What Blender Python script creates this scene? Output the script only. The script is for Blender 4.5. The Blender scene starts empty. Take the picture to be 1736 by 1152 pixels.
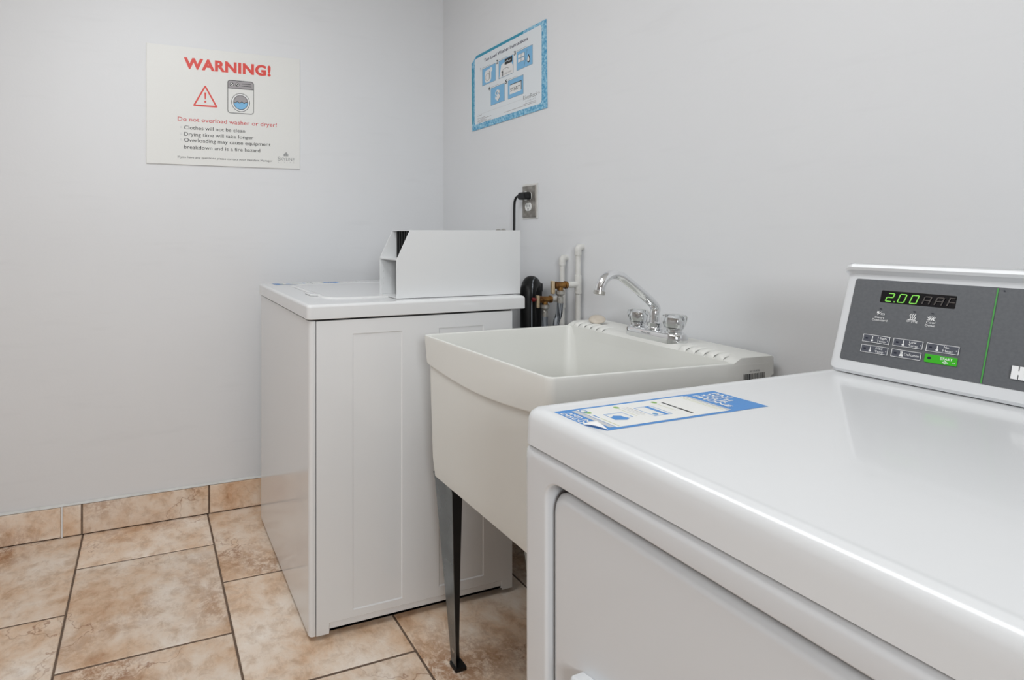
import bpy, bmesh, math, random
from mathutils import Vector, Matrix

random.seed(7)
S = bpy.context.scene
COL = S.collection
PI = math.pi

# ------------------------------------------------------------------ camera, world, lights, exposure
cam_d = bpy.data.cameras.new('camera')
cam = bpy.data.objects.new('camera', cam_d)
COL.objects.link(cam)
cam.location = (0, 0, 1.126)
cam.rotation_euler = (PI / 2, 0, -0.3302)
cam_d.sensor_fit = 'HORIZONTAL'
cam_d.sensor_width = 36
cam_d.lens = 916.03 * 36 / 1736
cam_d.shift_x = (868 - 564.14) / 1736
cam_d.shift_y = -(576 - 395.46) / 1736
cam_d.clip_start = 0.02
S.camera = cam

S.view_settings.view_transform = 'Standard'
S.view_settings.look = 'None'
S.view_settings.gamma = 1
S.view_settings.use_curve_mapping = False
S.view_settings.exposure = -0.13
world = bpy.data.worlds.new('world')
S.world = world
world.use_nodes = True
world.node_tree.nodes['Background'].inputs[0].default_value = (0.8, 0.85, 0.9, 1)
world.node_tree.nodes['Background'].inputs[1].default_value = 0.3


def area(name, loc, rot, sx, sy, power, color):
    d = bpy.data.lights.new(name, 'AREA')
    d.shape = 'RECTANGLE'
    d.size, d.size_y, d.energy, d.color = sx, sy, power, color
    o = bpy.data.objects.new(name, d)
    o.location, o.rotation_euler = loc, rot
    COL.objects.link(o)
    return o


CEIL = 2.45
LAMPS = [(0.02, 0.92, 0.60, 1.20)]
LAMP_W = 13.8
for k, (lx, ly, lw, ll) in enumerate(LAMPS):
    area('ceiling_lamp', (lx, ly, CEIL - 0.075), (0, 0, 0), lw, ll, LAMP_W, (0.962, 0.988, 1.0))
# the photographer's flash, held behind and to the left of the camera
fl = area('flash_lamp', (-0.48, -1.45, 1.62), (math.radians(86), 0, -0.42), 0.55, 0.55, 30.0, (0.95, 0.98, 1.0))


# ------------------------------------------------------------------ materials
def mat(name, color, rough=0.5, metal=0.0, spec=0.5, coat=0.0, noise=None, bump=None, emit=None, trans=0.0, ior=None):
    """noise=(scale, second colour, amount); bump=(scale, strength)"""
    m = bpy.data.materials.new(name)
    m.use_nodes = True
    nt = m.node_tree
    b = nt.nodes['Principled BSDF']
    b.inputs['Base Color'].default_value = (*color, 1)
    b.inputs['Roughness'].default_value = rough
    b.inputs['Metallic'].default_value = metal
    b.inputs['Specular IOR Level'].default_value = spec
    b.inputs['Coat Weight'].default_value = coat
    b.inputs['Coat Roughness'].default_value = 0.06
    b.inputs['Transmission Weight'].default_value = trans
    if ior:
        b.inputs['IOR'].default_value = ior
    tc = None
    if noise or bump:
        tc = nt.nodes.new('ShaderNodeTexCoord')
    if noise:
        n = nt.nodes.new('ShaderNodeTexNoise')
        n.inputs['Scale'].default_value = noise[0]
        n.inputs['Detail'].default_value = 5
        nt.links.new(tc.outputs['Object'], n.inputs['Vector'])
        r = nt.nodes.new('ShaderNodeValToRGB')
        r.color_ramp.elements[0].position = 0.35
        r.color_ramp.elements[1].position = 0.7
        c2 = [a + (c - a) * noise[2] for a, c in zip(color, noise[1])]
        r.color_ramp.elements[0].color = (*color, 1)
        r.color_ramp.elements[1].color = (*c2, 1)
        nt.links.new(n.outputs['Fac'], r.inputs['Fac'])
        nt.links.new(r.outputs['Color'], b.inputs['Base Color'])
    if bump:
        n2 = nt.nodes.new('ShaderNodeTexNoise')
        n2.inputs['Scale'].default_value = bump[0]
        n2.inputs['Detail'].default_value = 3
        nt.links.new(tc.outputs['Object'], n2.inputs['Vector'])
        bp = nt.nodes.new('ShaderNodeBump')
        bp.inputs['Strength'].default_value = bump[1]
        bp.inputs['Distance'].default_value = 0.002
        nt.links.new(n2.outputs['Fac'], bp.inputs['Height'])
        nt.links.new(bp.outputs['Normal'], b.inputs['Normal'])
    if emit:
        b.inputs['Emission Color'].default_value = (*emit[0], 1)
        b.inputs['Emission Strength'].default_value = emit[1]
    return m


def srgb(r, g, b):
    f = lambda c: (c / 255 / 12.92) if c / 255 <= 0.04045 else ((c / 255 + 0.055) / 1.055) ** 2.4
    return (f(r), f(g), f(b))


def wall_material(name, base):
    m = mat(name, base, 0.45, spec=0.35, bump=(90, 0.10))
    nt = m.node_tree
    b = nt.nodes['Principled BSDF']
    tc = nt.nodes.new('ShaderNodeTexCoord')
    n = nt.nodes.new('ShaderNodeTexNoise')
    n.inputs['Scale'].default_value = 1.7
    n.inputs['Detail'].default_value = 4
    nt.links.new(tc.outputs['Object'], n.inputs['Vector'])
    r = nt.nodes.new('ShaderNodeValToRGB')
    r.color_ramp.elements[0].position = 0.3
    r.color_ramp.elements[1].position = 0.75
    r.color_ramp.elements[0].color = (*[c * 0.965 for c in base], 1)
    r.color_ramp.elements[1].color = (*base, 1)
    nt.links.new(n.outputs['Fac'], r.inputs['Fac'])
    # faint scuff streaks
    mp = nt.nodes.new('ShaderNodeMapping')
    mp.inputs['Scale'].default_value = (3, 3, 22)
    mp.inputs['Rotation'].default_value = (0.1, 0.15, 0)
    nt.links.new(tc.outputs['Object'], mp.inputs['Vector'])
    n2 = nt.nodes.new('ShaderNodeTexNoise')
    n2.inputs['Scale'].default_value = 1.3
    n2.inputs['Detail'].default_value = 6
    nt.links.new(mp.outputs['Vector'], n2.inputs['Vector'])
    r2 = nt.nodes.new('ShaderNodeValToRGB')
    r2.color_ramp.elements[0].position = 0.60
    r2.color_ramp.elements[1].position = 0.80
    r2.color_ramp.elements[0].color = (1, 1, 1, 1)
    r2.color_ramp.elements[1].color = (0.965, 0.965, 0.965, 1)
    nt.links.new(n2.outputs['Fac'], r2.inputs['Fac'])
    mx = nt.nodes.new('ShaderNodeMix')
    mx.data_type = 'RGBA'
    mx.blend_type = 'MULTIPLY'
    mx.inputs['Factor'].default_value = 1
    nt.links.new(r.outputs['Color'], mx.inputs['A'])
    nt.links.new(r2.outputs['Color'], mx.inputs['B'])
    nt.links.new(mx.outputs['Result'], b.inputs['Base Color'])
    return m


def tile_material(name):
    m = bpy.data.materials.new(name)
    m.use_nodes = True
    nt = m.node_tree
    N = nt.nodes.new
    L = nt.links.new
    b = nt.nodes['Principled BSDF']
    b.inputs['Roughness'].default_value = 0.42
    b.inputs['Specular IOR Level'].default_value = 0.4
    tc = N('ShaderNodeTexCoord')
    oi = N('ShaderNodeObjectInfo')
    mul = N('ShaderNodeMath')
    mul.operation = 'MULTIPLY'
    mul.inputs[1].default_value = 37.0
    L(oi.outputs['Random'], mul.inputs[0])
    add = N('ShaderNodeVectorMath')
    add.operation = 'ADD'
    L(tc.outputs['Object'], add.inputs[0])
    L(mul.outputs[0], add.inputs[1])
    def noise(scale, detail, rough, dist=0.0):
        n = N('ShaderNodeTexNoise')
        n.inputs['Scale'].default_value = scale
        n.inputs['Detail'].default_value = detail
        n.inputs['Roughness'].default_value = rough
        n.inputs['Distortion'].default_value = dist
        L(add.outputs[0], n.inputs['Vector'])
        return n
    def ramp(src, stops):
        r = N('ShaderNodeValToRGB')
        e = r.color_ramp.elements
        e[0].position, e[0].color = stops[0][0], (*stops[0][1], 1)
        e[1].position, e[1].color = stops[-1][0], (*stops[-1][1], 1)
        for p, c in stops[1:-1]:
            k = e.new(p)
            k.color = (*c, 1)
        L(src, r.inputs['Fac'])
        return r
    n1 = noise(5.0, 7, 0.66, 0.15)
    base = ramp(n1.outputs['Fac'], [(0.28, srgb(196, 152, 116)), (0.42, srgb(220, 190, 162)), (0.56, srgb(231, 213, 195)), (0.72, srgb(240, 230, 219))])
    n2 = noise(20.0, 8, 0.75, 0.45)
    mot = ramp(n2.outputs['Fac'], [(0.36, (0.74, 0.67, 0.61)), (0.52, (1, 1, 1)), (0.68, (1.0, 1.0, 1.0))])
    n3 = noise(2.2, 3, 0.5)
    rust = ramp(n3.outputs['Fac'], [(0.53, (0, 0, 0)), (0.68, (1, 1, 1))])
    n4 = noise(34.0, 8, 0.78, 0.4)
    n4r = ramp(n4.outputs['Fac'], [(0.45, (1, 1, 1)), (0.57, (0, 0, 0))])
    m1 = N('ShaderNodeMix')
    m1.data_type = 'RGBA'
    m1.blend_type = 'MULTIPLY'
    m1.inputs['Factor'].default_value = 0.8
    L(base.outputs['Color'], m1.inputs['A'])
    L(mot.outputs['Color'], m1.inputs['B'])
    mm = N('ShaderNodeMath')
    mm.operation = 'MULTIPLY'
    L(rust.outputs['Color'], mm.inputs[0])
    L(n4r.outputs['Color'], mm.inputs[1])
    mm2 = N('ShaderNodeMath')
    mm2.operation = 'MULTIPLY'
    mm2.inputs[1].default_value = 0.85
    L(mm.outputs[0], mm2.inputs[0])
    m2 = N('ShaderNodeMix')
    m2.data_type = 'RGBA'
    L(mm2.outputs[0], m2.inputs['Factor'])
    L(m1.outputs['Result'], m2.inputs['A'])
    m2.inputs['B'].default_value = (*srgb(164, 120, 86), 1)
    # hairline veins
    vo = N('ShaderNodeTexVoronoi')
    vo.feature = 'DISTANCE_TO_EDGE'
    vo.inputs['Scale'].default_value = 4.5
    nd = noise(7.0, 4, 0.6)
    vadd = N('ShaderNodeMix')
    vadd.data_type = 'VECTOR'
    vadd.inputs['Factor'].default_value = 0.22
    L(add.outputs[0], vadd.inputs['A'])
    L(nd.outputs['Color'], vadd.inputs['B'])
    L(vadd.outputs['Result'], vo.inputs['Vector'])
    vr = ramp(vo.outputs['Distance'], [(0.0, (0.7, 0.7, 0.7)), (0.012, (0, 0, 0))])
    vm = N('ShaderNodeMath')
    vm.operation = 'MULTIPLY'
    n5 = noise(3.0, 2, 0.5)
    v5 = ramp(n5.outputs['Fac'], [(0.5, (0, 0, 0)), (0.62, (1, 1, 1))])
    L(vr.outputs['Color'], vm.inputs[0])
    L(v5.outputs['Color'], vm.inputs[1])
    m3 = N('ShaderNodeMix')
    m3.data_type = 'RGBA'
    L(vm.outputs[0], m3.inputs['Factor'])
    L(m2.outputs['Result'], m3.inputs['A'])
    m3.inputs['B'].default_value = (*srgb(150, 104, 76), 1)
    # each tile a little different
    hs = N('ShaderNodeHueSaturation')
    mr = N('ShaderNodeMapRange')
    mr.inputs['To Min'].default_value = 1.02
    mr.inputs['To Max'].default_value = 1.15
    L(oi.outputs['Random'], mr.inputs['Value'])
    L(mr.outputs['Result'], hs.inputs['Value'])
    L(m3.outputs['Result'], hs.inputs['Color'])
    L(hs.outputs['Color'], b.inputs['Base Color'])
    bp = N('ShaderNodeBump')
    bp.inputs['Strength'].default_value = 0.55
    bp.inputs['Distance'].default_value = 0.004
    L(n2.outputs['Fac'], bp.inputs['Height'])
    L(bp.outputs['Normal'], b.inputs['Normal'])
    return m


def braid_material():
    m = mat('grey_braid', (0.05, 0.055, 0.065), 0.4, metal=0.2)
    nt = m.node_tree
    tc = nt.nodes.new('ShaderNodeTexCoord')
    mp = nt.nodes.new('ShaderNodeMapping')
    mp.inputs['Scale'].default_value = (330, 330, 5)
    n = nt.nodes.new('ShaderNodeTexNoise')
    n.inputs['Scale'].default_value = 1.0
    n.inputs['Detail'].default_value = 2
    r = nt.nodes.new('ShaderNodeValToRGB')
    r.color_ramp.elements[0].position = 0.44
    r.color_ramp.elements[1].position = 0.60
    r.color_ramp.elements[0].color = (0.03, 0.034, 0.042, 1)
    r.color_ramp.elements[1].color = (0.40, 0.43, 0.47, 1)
    nt.links.new(tc.outputs['Object'], mp.inputs['Vector'])
    nt.links.new(mp.outputs['Vector'], n.inputs['Vector'])
    nt.links.new(n.outputs['Fac'], r.inputs['Fac'])
    nt.links.new(r.outputs['Color'], nt.nodes['Principled BSDF'].inputs['Base Color'])
    return m


M = dict(
    wall=wall_material('wall_paint', (0.785, 0.792, 0.806)),
    ceiling=mat('ceiling_paint', (0.80, 0.80, 0.79), 0.8, bump=(60, 0.2)),
    tile=tile_material('stone_look_tile'),
    grout=mat('grout', srgb(122, 102, 86), 0.9, noise=(30, srgb(84, 66, 54), 0.8), bump=(200, 0.4)),
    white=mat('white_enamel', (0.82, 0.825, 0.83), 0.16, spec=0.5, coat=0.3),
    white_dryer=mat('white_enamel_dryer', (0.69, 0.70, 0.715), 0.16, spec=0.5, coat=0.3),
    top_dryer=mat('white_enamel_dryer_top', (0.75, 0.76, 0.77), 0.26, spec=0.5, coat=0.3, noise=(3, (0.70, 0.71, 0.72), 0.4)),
    white_top=mat('white_enamel_top', (0.80, 0.805, 0.81), 0.13, spec=0.5, coat=0.4, noise=(3, (0.74, 0.74, 0.74), 0.4)),
    white_sheet=mat('white_sheet_steel', (0.77, 0.78, 0.785), 0.32, spec=0.45, bump=(220, 0.05)),
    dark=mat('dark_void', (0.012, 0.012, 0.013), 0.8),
    tub=mat('cream_plastic', (0.79, 0.79, 0.755), 0.38, spec=0.4, noise=(6, (0.76, 0.755, 0.715), 0.5)),
    chrome=mat('chrome', (0.80, 0.81, 0.82), 0.06, metal=1.0),
    acrylic=mat('clear_acrylic', (0.97, 0.98, 0.98), 0.02, trans=1.0, ior=1.36),
    steel=mat('dark_coated_steel', (0.235, 0.255, 0.265), 0.22, metal=0.6, noise=(9, (0.13, 0.145, 0.15), 0.9)),
    black_shade=mat('black_shade', (0.010, 0.010, 0.011), 0.35),  # shade of the tub legs' inner faces, put into the colour
    rubber=mat('black_rubber', (0.006, 0.006, 0.006), 0.42, spec=0.3),
    plastic_black=mat('black_plastic', (0.007, 0.007, 0.008), 0.35, spec=0.35),
    braid=braid_material(),
    brass=mat('tarnished_brass', (0.36, 0.19, 0.055), 0.34, metal=0.9, noise=(60, (0.10, 0.035, 0.02), 0.9)),
    brass_pale=mat('pale_brass', (0.62, 0.50, 0.34), 0.35, metal=0.6, noise=(60, (0.35, 0.25, 0.13), 0.7)),
    nickel=mat('dull_nickel', (0.52, 0.51, 0.48), 0.35, metal=0.8, noise=(80, (0.3, 0.28, 0.25), 0.7)),
    pipe=mat('painted_pipe', (0.74, 0.735, 0.71), 0.45, noise=(25, (0.60, 0.585, 0.55), 0.7), bump=(70, 0.4)),
    red=mat('red_wheel', (0.16, 0.008, 0.01), 0.4),
    plate=mat('stained_plate', (0.20, 0.185, 0.165), 0.38, metal=0.5, noise=(45, (0.52, 0.50, 0.46), 0.55), bump=(90, 0.3)),
    ivory=mat('white_receptacle', (0.78, 0.78, 0.76), 0.35),
    panel_grey=mat('console_grey', (0.098, 0.103, 0.112), 0.42, noise=(300, (0.125, 0.13, 0.14), 0.6)),
    display=mat('display_black', (0.004, 0.004, 0.006), 0.15),
    seg_on=mat('segment_lit', (0.1, 0.4, 0.05), 0.4, emit=((0.36, 0.90, 0.12), 0.50)),
    seg_off=mat('segment_dark', (0.075, 0.065, 0.06), 0.4),
    start=mat('start_green', (0.03, 0.34, 0.006), 0.4, emit=((0.05, 0.75, 0.01), 0.10)),
    stripe=mat('stripe_green', (0.06, 0.30, 0.06), 0.4),
    btn=mat('button_slate', (0.075, 0.08, 0.10), 0.4),
    led=mat('led_dark', (0.012, 0.014, 0.03), 0.3),
    p_white=mat('print_white', (0.80, 0.80, 0.80), 0.5),
    p_light=mat('print_pale_grey', (0.55, 0.56, 0.57), 0.5),
    p_paper=mat('sign_board', (0.80, 0.80, 0.775), 0.45, noise=(400, (0.76, 0.76, 0.74), 0.5)),
    p_red=mat('print_red', srgb(222, 78, 70), 0.5),
    p_red2=mat('print_dull_red', srgb(205, 82, 84), 0.5),
    p_black=mat('print_black', (0.022, 0.022, 0.024), 0.5),
    p_ink=mat('print_navy', (0.03, 0.028, 0.075), 0.5),
    p_grey=mat('print_grey', (0.36, 0.34, 0.35), 0.5),
    p_midgrey=mat('print_mid_grey', (0.26, 0.27, 0.27), 0.5),
    p_sky=mat('print_sky', srgb(128, 186, 226), 0.5),
    p_blue=mat('print_blue', srgb(66, 136, 204), 0.42),
    p_steel=mat('print_line_blue', srgb(90, 152, 200), 0.42),
    p_green=mat('print_green', srgb(132, 174, 92), 0.5),
    p_olive=mat('print_olive', srgb(196, 200, 160), 0.5),
    p_water=mat('water_photo_print', srgb(58, 150, 196), 0.4, noise=(120, srgb(176, 220, 238), 1.0)),
    p_teal=mat('print_teal', srgb(48, 150, 178), 0.4),
    p_pale=mat('laminated_paper', (0.77, 0.81, 0.84), 0.35),
    soap=mat('beige_rubber', srgb(206, 196, 182), 0.5, noise=(40, srgb(180, 168, 152), 0.6)),
    door_wood=mat('door_paint', (0.16, 0.14, 0.12), 0.5),
    lamp=mat('lamp_diffuser', (0.9, 0.9, 0.9), 0.6, emit=((0.97, 0.99, 1.0), 1.2)),
    lampframe=mat('lamp_frame', (0.75, 0.75, 0.75), 0.4),
)


# ------------------------------------------------------------------ builders
def world_origin(o):
    v = Vector((0, 0, 0))
    while o is not None:
        v += Vector(o.location)
        o = o.parent
    return v


def obj(name, bm, m, parent=None, bevel=0.0, seg=3, smooth=True, loc=None, wn=True, angle=35):
    """links a bmesh (in world coordinates) as one object; m = material or list of materials"""
    me = bpy.data.meshes.new(name)
    org = world_origin(parent) if parent is not None else Vector(loc if loc else (0, 0, 0))
    if loc and parent is not None:
        org = Vector(loc)
    bmesh.ops.translate(bm, verts=bm.verts, vec=-org)
    bm.to_mesh(me)
    bm.free()
    for mm in (m if isinstance(m, (list, tuple)) else [m]):
        me.materials.append(mm)
    o = bpy.data.objects.new(name, me)
    COL.objects.link(o)
    if parent is not None:
        o.parent = parent
        o.location = org - world_origin(parent)
    else:
        o.location = org
    if smooth:
        for p in me.polygons:
            p.use_smooth = True
    if bevel > 0:
        md = o.modifiers.new('bevel', 'BEVEL')
        md.width = bevel
        md.segments = seg
        md.limit_method = 'ANGLE'
        md.angle_limit = math.radians(30)
        md.harden_normals = False
    if smooth and wn:
        if bevel <= 0:
            try:
                me.set_sharp_from_angle(angle=math.radians(angle))
            except Exception:
                pass
        w = o.modifiers.new('wn', 'WEIGHTED_NORMAL')
        w.keep_sharp = True
    return o


def thing(name, label, cat, loc, group=None):
    o = bpy.data.objects.new(name, None)
    o.empty_display_size = 0.05
    o.location = loc
    COL.objects.link(o)
    tag(o, label, cat, group)
    return o


def tag(o, label, cat, group=None):
    o['label'] = label
    o['category'] = cat
    if group:
        o['group'] = group
    return o


def struct(o):
    o['kind'] = 'structure'
    return o


def box(bm, x0, x1, y0, y1, z0, z1):
    v = [bm.verts.new(p) for p in ((x0, y0, z0), (x1, y0, z0), (x1, y1, z0), (x0, y1, z0),
                                   (x0, y0, z1), (x1, y0, z1), (x1, y1, z1), (x0, y1, z1))]
    for f in ((3, 2, 1, 0), (4, 5, 6, 7), (0, 1, 5, 4), (1, 2, 6, 5), (2, 3, 7, 6), (3, 0, 4, 7)):
        bm.faces.new([v[i] for i in f])
    return v


def newbox(*a):
    bm = bmesh.new()
    box(bm, *a)
    return bm


def loft(bm, rings, cap0=False, cap1=False, closed=True):
    vs = [[bm.verts.new(p) for p in r] for r in rings]
    n = len(rings[0])
    for a, b in zip(vs[:-1], vs[1:]):
        for i in range(n if closed else n - 1):
            j = (i + 1) % n
            bm.faces.new((a[i], a[j], b[j], b[i]))
    if cap0:
        bm.faces.new(list(reversed(vs[0])))
    if cap1:
        bm.faces.new(vs[-1])
    return vs


def rrect(a0, a1, b0, b1, r, n=6):
    """rounded rectangle outline, 2D, counter-clockwise"""
    pts = []
    for cx, cy, t0 in ((a1 - r, b1 - r, 0), (a0 + r, b1 - r, PI / 2), (a0 + r, b0 + r, PI), (a1 - r, b0 + r, 1.5 * PI)):
        for k in range(n + 1):
            t = t0 + k / n * PI / 2
            pts.append((cx + r * math.cos(t), cy + r * math.sin(t)))
    return pts


def prism(bm, pts, axis, c0, c1):
    """extrude 2D polygon along an axis between c0 and c1"""
    def P(p, c):
        if axis == 'y':
            return (p[0], c, p[1])
        if axis == 'x':
            return (c, p[0], p[1])
        return (p[0], p[1], c)
    loft(bm, [[P(p, c0) for p in pts], [P(p, c1) for p in pts]], True, True)
    bmesh.ops.recalc_face_normals(bm, faces=bm.faces)


def tube(bm, pts, r, n=14, caps=True):
    """tube through points; r = radius or list of radii"""
    pts = [Vector(p) for p in pts]
    rs = r if isinstance(r, (list, tuple)) else [r] * len(pts)
    rings = []
    up = None
    for i, p in enumerate(pts):
        d = (pts[min(i + 1, len(pts) - 1)] - pts[max(i - 1, 0)]).normalized()
        if up is None:
            up = d.orthogonal().normalized()
        else:
            up = (up - d * up.dot(d)).normalized()
        s = d.cross(up)
        rings.append([p + (up * math.cos(2 * PI * k / n) + s * math.sin(2 * PI * k / n)) * rs[i] for k in range(n)])
    loft(bm, rings, caps, caps)
    bmesh.ops.recalc_face_normals(bm, faces=bm.faces)


def spline(ctrl, n=8):
    """Catmull-Rom through control points"""
    c = [Vector(p) for p in ctrl]
    c = [c[0] * 2 - c[1]] + c + [c[-1] * 2 - c[-2]]
    out = []
    for i in range(1, len(c) - 2):
        for k in range(n):
            t = k / n
            a, b, d, e = c[i - 1], c[i], c[i + 1], c[i + 2]
            out.append(0.5 * ((2 * b) + (d - a) * t + (2 * a - 5 * b + 4 * d - e) * t * t + (3 * b - a - 3 * d + e) * t ** 3))
    out.append(c[-2])
    return out


def lathe(bm, c, axis, prof, n=24):
    """prof = [(distance along axis, radius)]"""
    a = Vector(axis).normalized()
    u = a.orthogonal().normalized()
    w = a.cross(u)
    c = Vector(c)
    rings = [[c + a * h + (u * math.cos(2 * PI * k / n) + w * math.sin(2 * PI * k / n)) * max(r, 1e-5) for k in range(n)] for h, r in prof]
    loft(bm, rings, True, True)
    bmesh.ops.recalc_face_normals(bm, faces=bm.faces)


_glyph = {}


def text_mesh(s, bold=0.0):
    key = (s, bold)
    if key in _glyph:
        return _glyph[key]
    cu = bpy.data.curves.new('t', 'FONT')
    cu.body = s
    cu.size = 1
    cu.offset = bold
    cu.resolution_u = 5
    cu.space_character = 1.0 + bold * 1.6
    cu.fill_mode = 'FRONT'
    o = bpy.data.objects.new('t', cu)
    COL.objects.link(o)
    dg = bpy.context.evaluated_depsgraph_get()
    me = bpy.data.meshes.new_from_object(o.evaluated_get(dg))
    vs = [(v.co.x, v.co.y) for v in me.vertices]
    fs = [tuple(p.vertices) for p in me.polygons]
    bpy.data.objects.remove(o)
    bpy.data.curves.remove(cu)
    bpy.data.meshes.remove(me)
    _glyph[key] = (vs, fs)
    return _glyph[key]


class Flat:
    """flat print lying on a plane: local u, v measured from a corner; w is the height above the surface"""
    def __init__(self, O, U, V, vdown=True):
        self.O, self.U, self.V = Vector(O), Vector(U).normalized(), Vector(V).normalized()
        self.N = self.U.cross(self.V) * (-1 if vdown else 1)
        self.down = vdown
        self.new()

    def new(self):
        self.bm = bmesh.new()
        self.mats = []
        return self

    def mi(self, m):
        if m not in self.mats:
            self.mats.append(m)
        return self.mats.index(m)

    def P(self, u, v, w):
        return self.O + self.U * u + self.V * v + self.N * (w * 0.6)

    def poly(self, pts, m, w=0.0004):
        f = self.bm.faces.new([self.bm.verts.new(self.P(u, v, w)) for u, v in pts])
        f.normal_update()
        if f.normal.dot(self.N) < 0:
            f.normal_flip()
        f.material_index = self.mi(m)

    def rect(self, u0, v0, u1, v1, m, w=0.0004):
        self.poly([(u0, v0), (u1, v0), (u1, v1), (u0, v1)], m, w)

    def rr(self, u0, v0, u1, v1, r, m, w=0.0004):
        self.poly(rrect(u0, u1, v0, v1, r, 4), m, w)

    def line(self, a, b, t, m, w=0.0004):
        a, b = Vector(a), Vector(b)
        d = (b - a).normalized() * t / 2
        n = Vector((-d.y, d.x))
        self.poly([a - d + n, b + d + n, b + d - n, a - d - n], m, w)

    def path(self, pts, t, m, w=0.0004, close=False):
        q = list(pts) + ([pts[0]] if close else [])
        for i, (a, b) in enumerate(zip(q[:-1], q[1:])):
            self.line(a, b, t, m, w + 0.00008 * (i % 3))

    def disc(self, u, v, r, m, w=0.0004, n=24, ru=None):
        self.poly([(u + (ru or r) * math.cos(2 * PI * k / n), v + r * math.sin(2 * PI * k / n)) for k in range(n)], m, w)

    def ring(self, u, v, r, t, m, w=0.0004, n=24):
        for k in range(n):
            a, b = 2 * PI * k / n, 2 * PI * (k + 1) / n
            self.poly([(u + (r - t / 2) * math.cos(a), v + (r - t / 2) * math.sin(a)), (u + (r + t / 2) * math.cos(a), v + (r + t / 2) * math.sin(a)),
                       (u + (r + t / 2) * math.cos(b), v + (r + t / 2) * math.sin(b)), (u + (r - t / 2) * math.cos(b), v + (r - t / 2) * math.sin(b))], m, w)

    def frame(self, u0, v0, u1, v1, t, m, w=0.0004):
        self.rect(u0, v0, u1, v0 + t, m, w)
        self.rect(u0, v1 - t, u1, v1, m, w)
        self.rect(u0, v0 + t, u0 + t, v1 - t, m, w)
        self.rect(u1 - t, v0 + t, u1, v1 - t, m, w)

    def text(self, s, u0, u1, vbase, cap, m, w=0.0004, bold=0.0):
        vs, fs = text_mesh(s, bold)
        hv, _ = text_mesh('H', bold)
        y0, ch = min(y for x, y in hv), max(y for x, y in hv) - min(y for x, y in hv)
        x0, x1 = min(x for x, y in vs), max(x for x, y in vs)
        k = (u1 - u0) / (x1 - x0)
        ky = cap / ch * (-1 if self.down else 1)
        nv = [self.bm.verts.new(self.P(u0 + (x - x0) * k, vbase + (y - y0) * ky, w)) for x, y in vs]
        for f in fs:
            try:
                g = self.bm.faces.new([nv[i] for i in f])
                g.normal_update()
                if g.normal.dot(self.N) < 0:
                    g.normal_flip()
                g.material_index = self.mi(m)
            except ValueError:
                pass

    def done(self, name, parent, label=None):
        o = obj(name, self.bm, self.mats, parent, smooth=False)
        if label:
            o['label'] = label
        self.new()
        return o


# ------------------------------------------------------------------ the room
XW, YE = 1.3057, 2.2212          # sink wall and end wall
XL, YF = -3.10, -2.30            # walls out of the picture
struct(obj('wall_right', newbox(XW, XW + 0.12, YF - 0.12, YE + 0.12, 0, CEIL), M['wall'], smooth=False))
struct(obj('wall_back', newbox(XL - 0.12, XW, YE, YE + 0.12, 0, CEIL), M['wall'], smooth=False))
struct(obj('wall_left', newbox(XL - 0.12, XL, YF, YE, 0, CEIL), M['wall'], smooth=False))
struct(obj('wall_front', newbox(XL - 0.12, XW, YF - 0.12, YF, 0, CEIL), M['wall'], smooth=False))
struct(obj('ceiling', newbox(XL - 0.12, XW + 0.12, YF - 0.12, YE + 0.12, CEIL, CEIL + 0.1), M['ceiling'], smooth=False))
floor = struct(obj('floor', newbox(XL - 0.12, XW + 0.12, YF - 0.12, YE + 0.12, -0.1, -0.002), M['grout'], smooth=False))

T, J = 0.4575, 0.0065            # tile pitch and joint


def tile_mesh(w, l, h):
    bm = newbox(-w / 2, w / 2, -l / 2, l / 2, 0, h)
    es = [e for e in bm.edges if all(v.co.z > h - 1e-5 for v in e.verts)]
    bmesh.ops.bevel(bm, geom=es, offset=0.002, segments=1, affect='EDGES')
    me = bpy.data.meshes.new('tile')
    bm.to_mesh(me)
    bm.free()
    me.materials.append(M['tile'])
    return me


_tiles = {}


def add_tile(parent, x0, x1, y0, y1, z, h=0.006, rot=None):
    w, l = round(x1 - x0 - J, 4), round(y1 - y0 - J, 4)
    if w < 0.01 or l < 0.01:
        return
    if (w, l, h) not in _tiles:
        _tiles[(w, l, h)] = tile_mesh(w, l, h)
    o = bpy.data.objects.new('tile', _tiles[(w, l, h)])
    COL.objects.link(o)
    o.parent = parent
    org = world_origin(parent)
    o.location = Vector(((x0 + x1) / 2, (y0 + y1) / 2, z)) - org
    if rot:
        o.location = Vector(rot[0]) - org
        o.rotation_euler = rot[1]


k0 = -7
x = -0.2288 + k0 * T
while x < XW:
    odd = round((x + 0.2288) / T) % 2
    y = 1.5362 - 9 * T + (-0.2270 if odd else 0)
    while y < YE:
        a0, a1 = max(x, XL), min(x + T, XW)
        b0, b1 = max(y, YF), min(y + T, YE)
        if a1 - a0 > 0.03 and b1 - b0 > 0.03:
            add_tile(floor, a0, a1, b0, b1, -0.006)
        y += T
    x += T

bb = struct(obj('baseboard_back', newbox(XL, XW, YE - 0.004, YE - 0.0005, 0.001, 0.1165), M['grout'], smooth=False))
cuts = [XL + 0.02, -2.973, -2.517, -2.060, -1.60, -1.145, -0.688, -0.300, -0.232, 0.234, 0.690, 1.146, XW - 0.01]
for a, b in zip(cuts[:-1], cuts[1:]):
    cx, w = (a + b) / 2, b - a
    add_tile(bb, -w / 2, w / 2, -0.0585, 0.0585, 0, 0.006, rot=((cx, YE - 0.004, 0.0595), (PI / 2, 0, 0)))
bm = bmesh.new()
box(bm, -0.302, -0.296, YE - 0.0108, YE - 0.003, 0.003, 0.1165)
o = obj('white_grout_line', bm, M['p_white'], bb, smooth=False)
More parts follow.
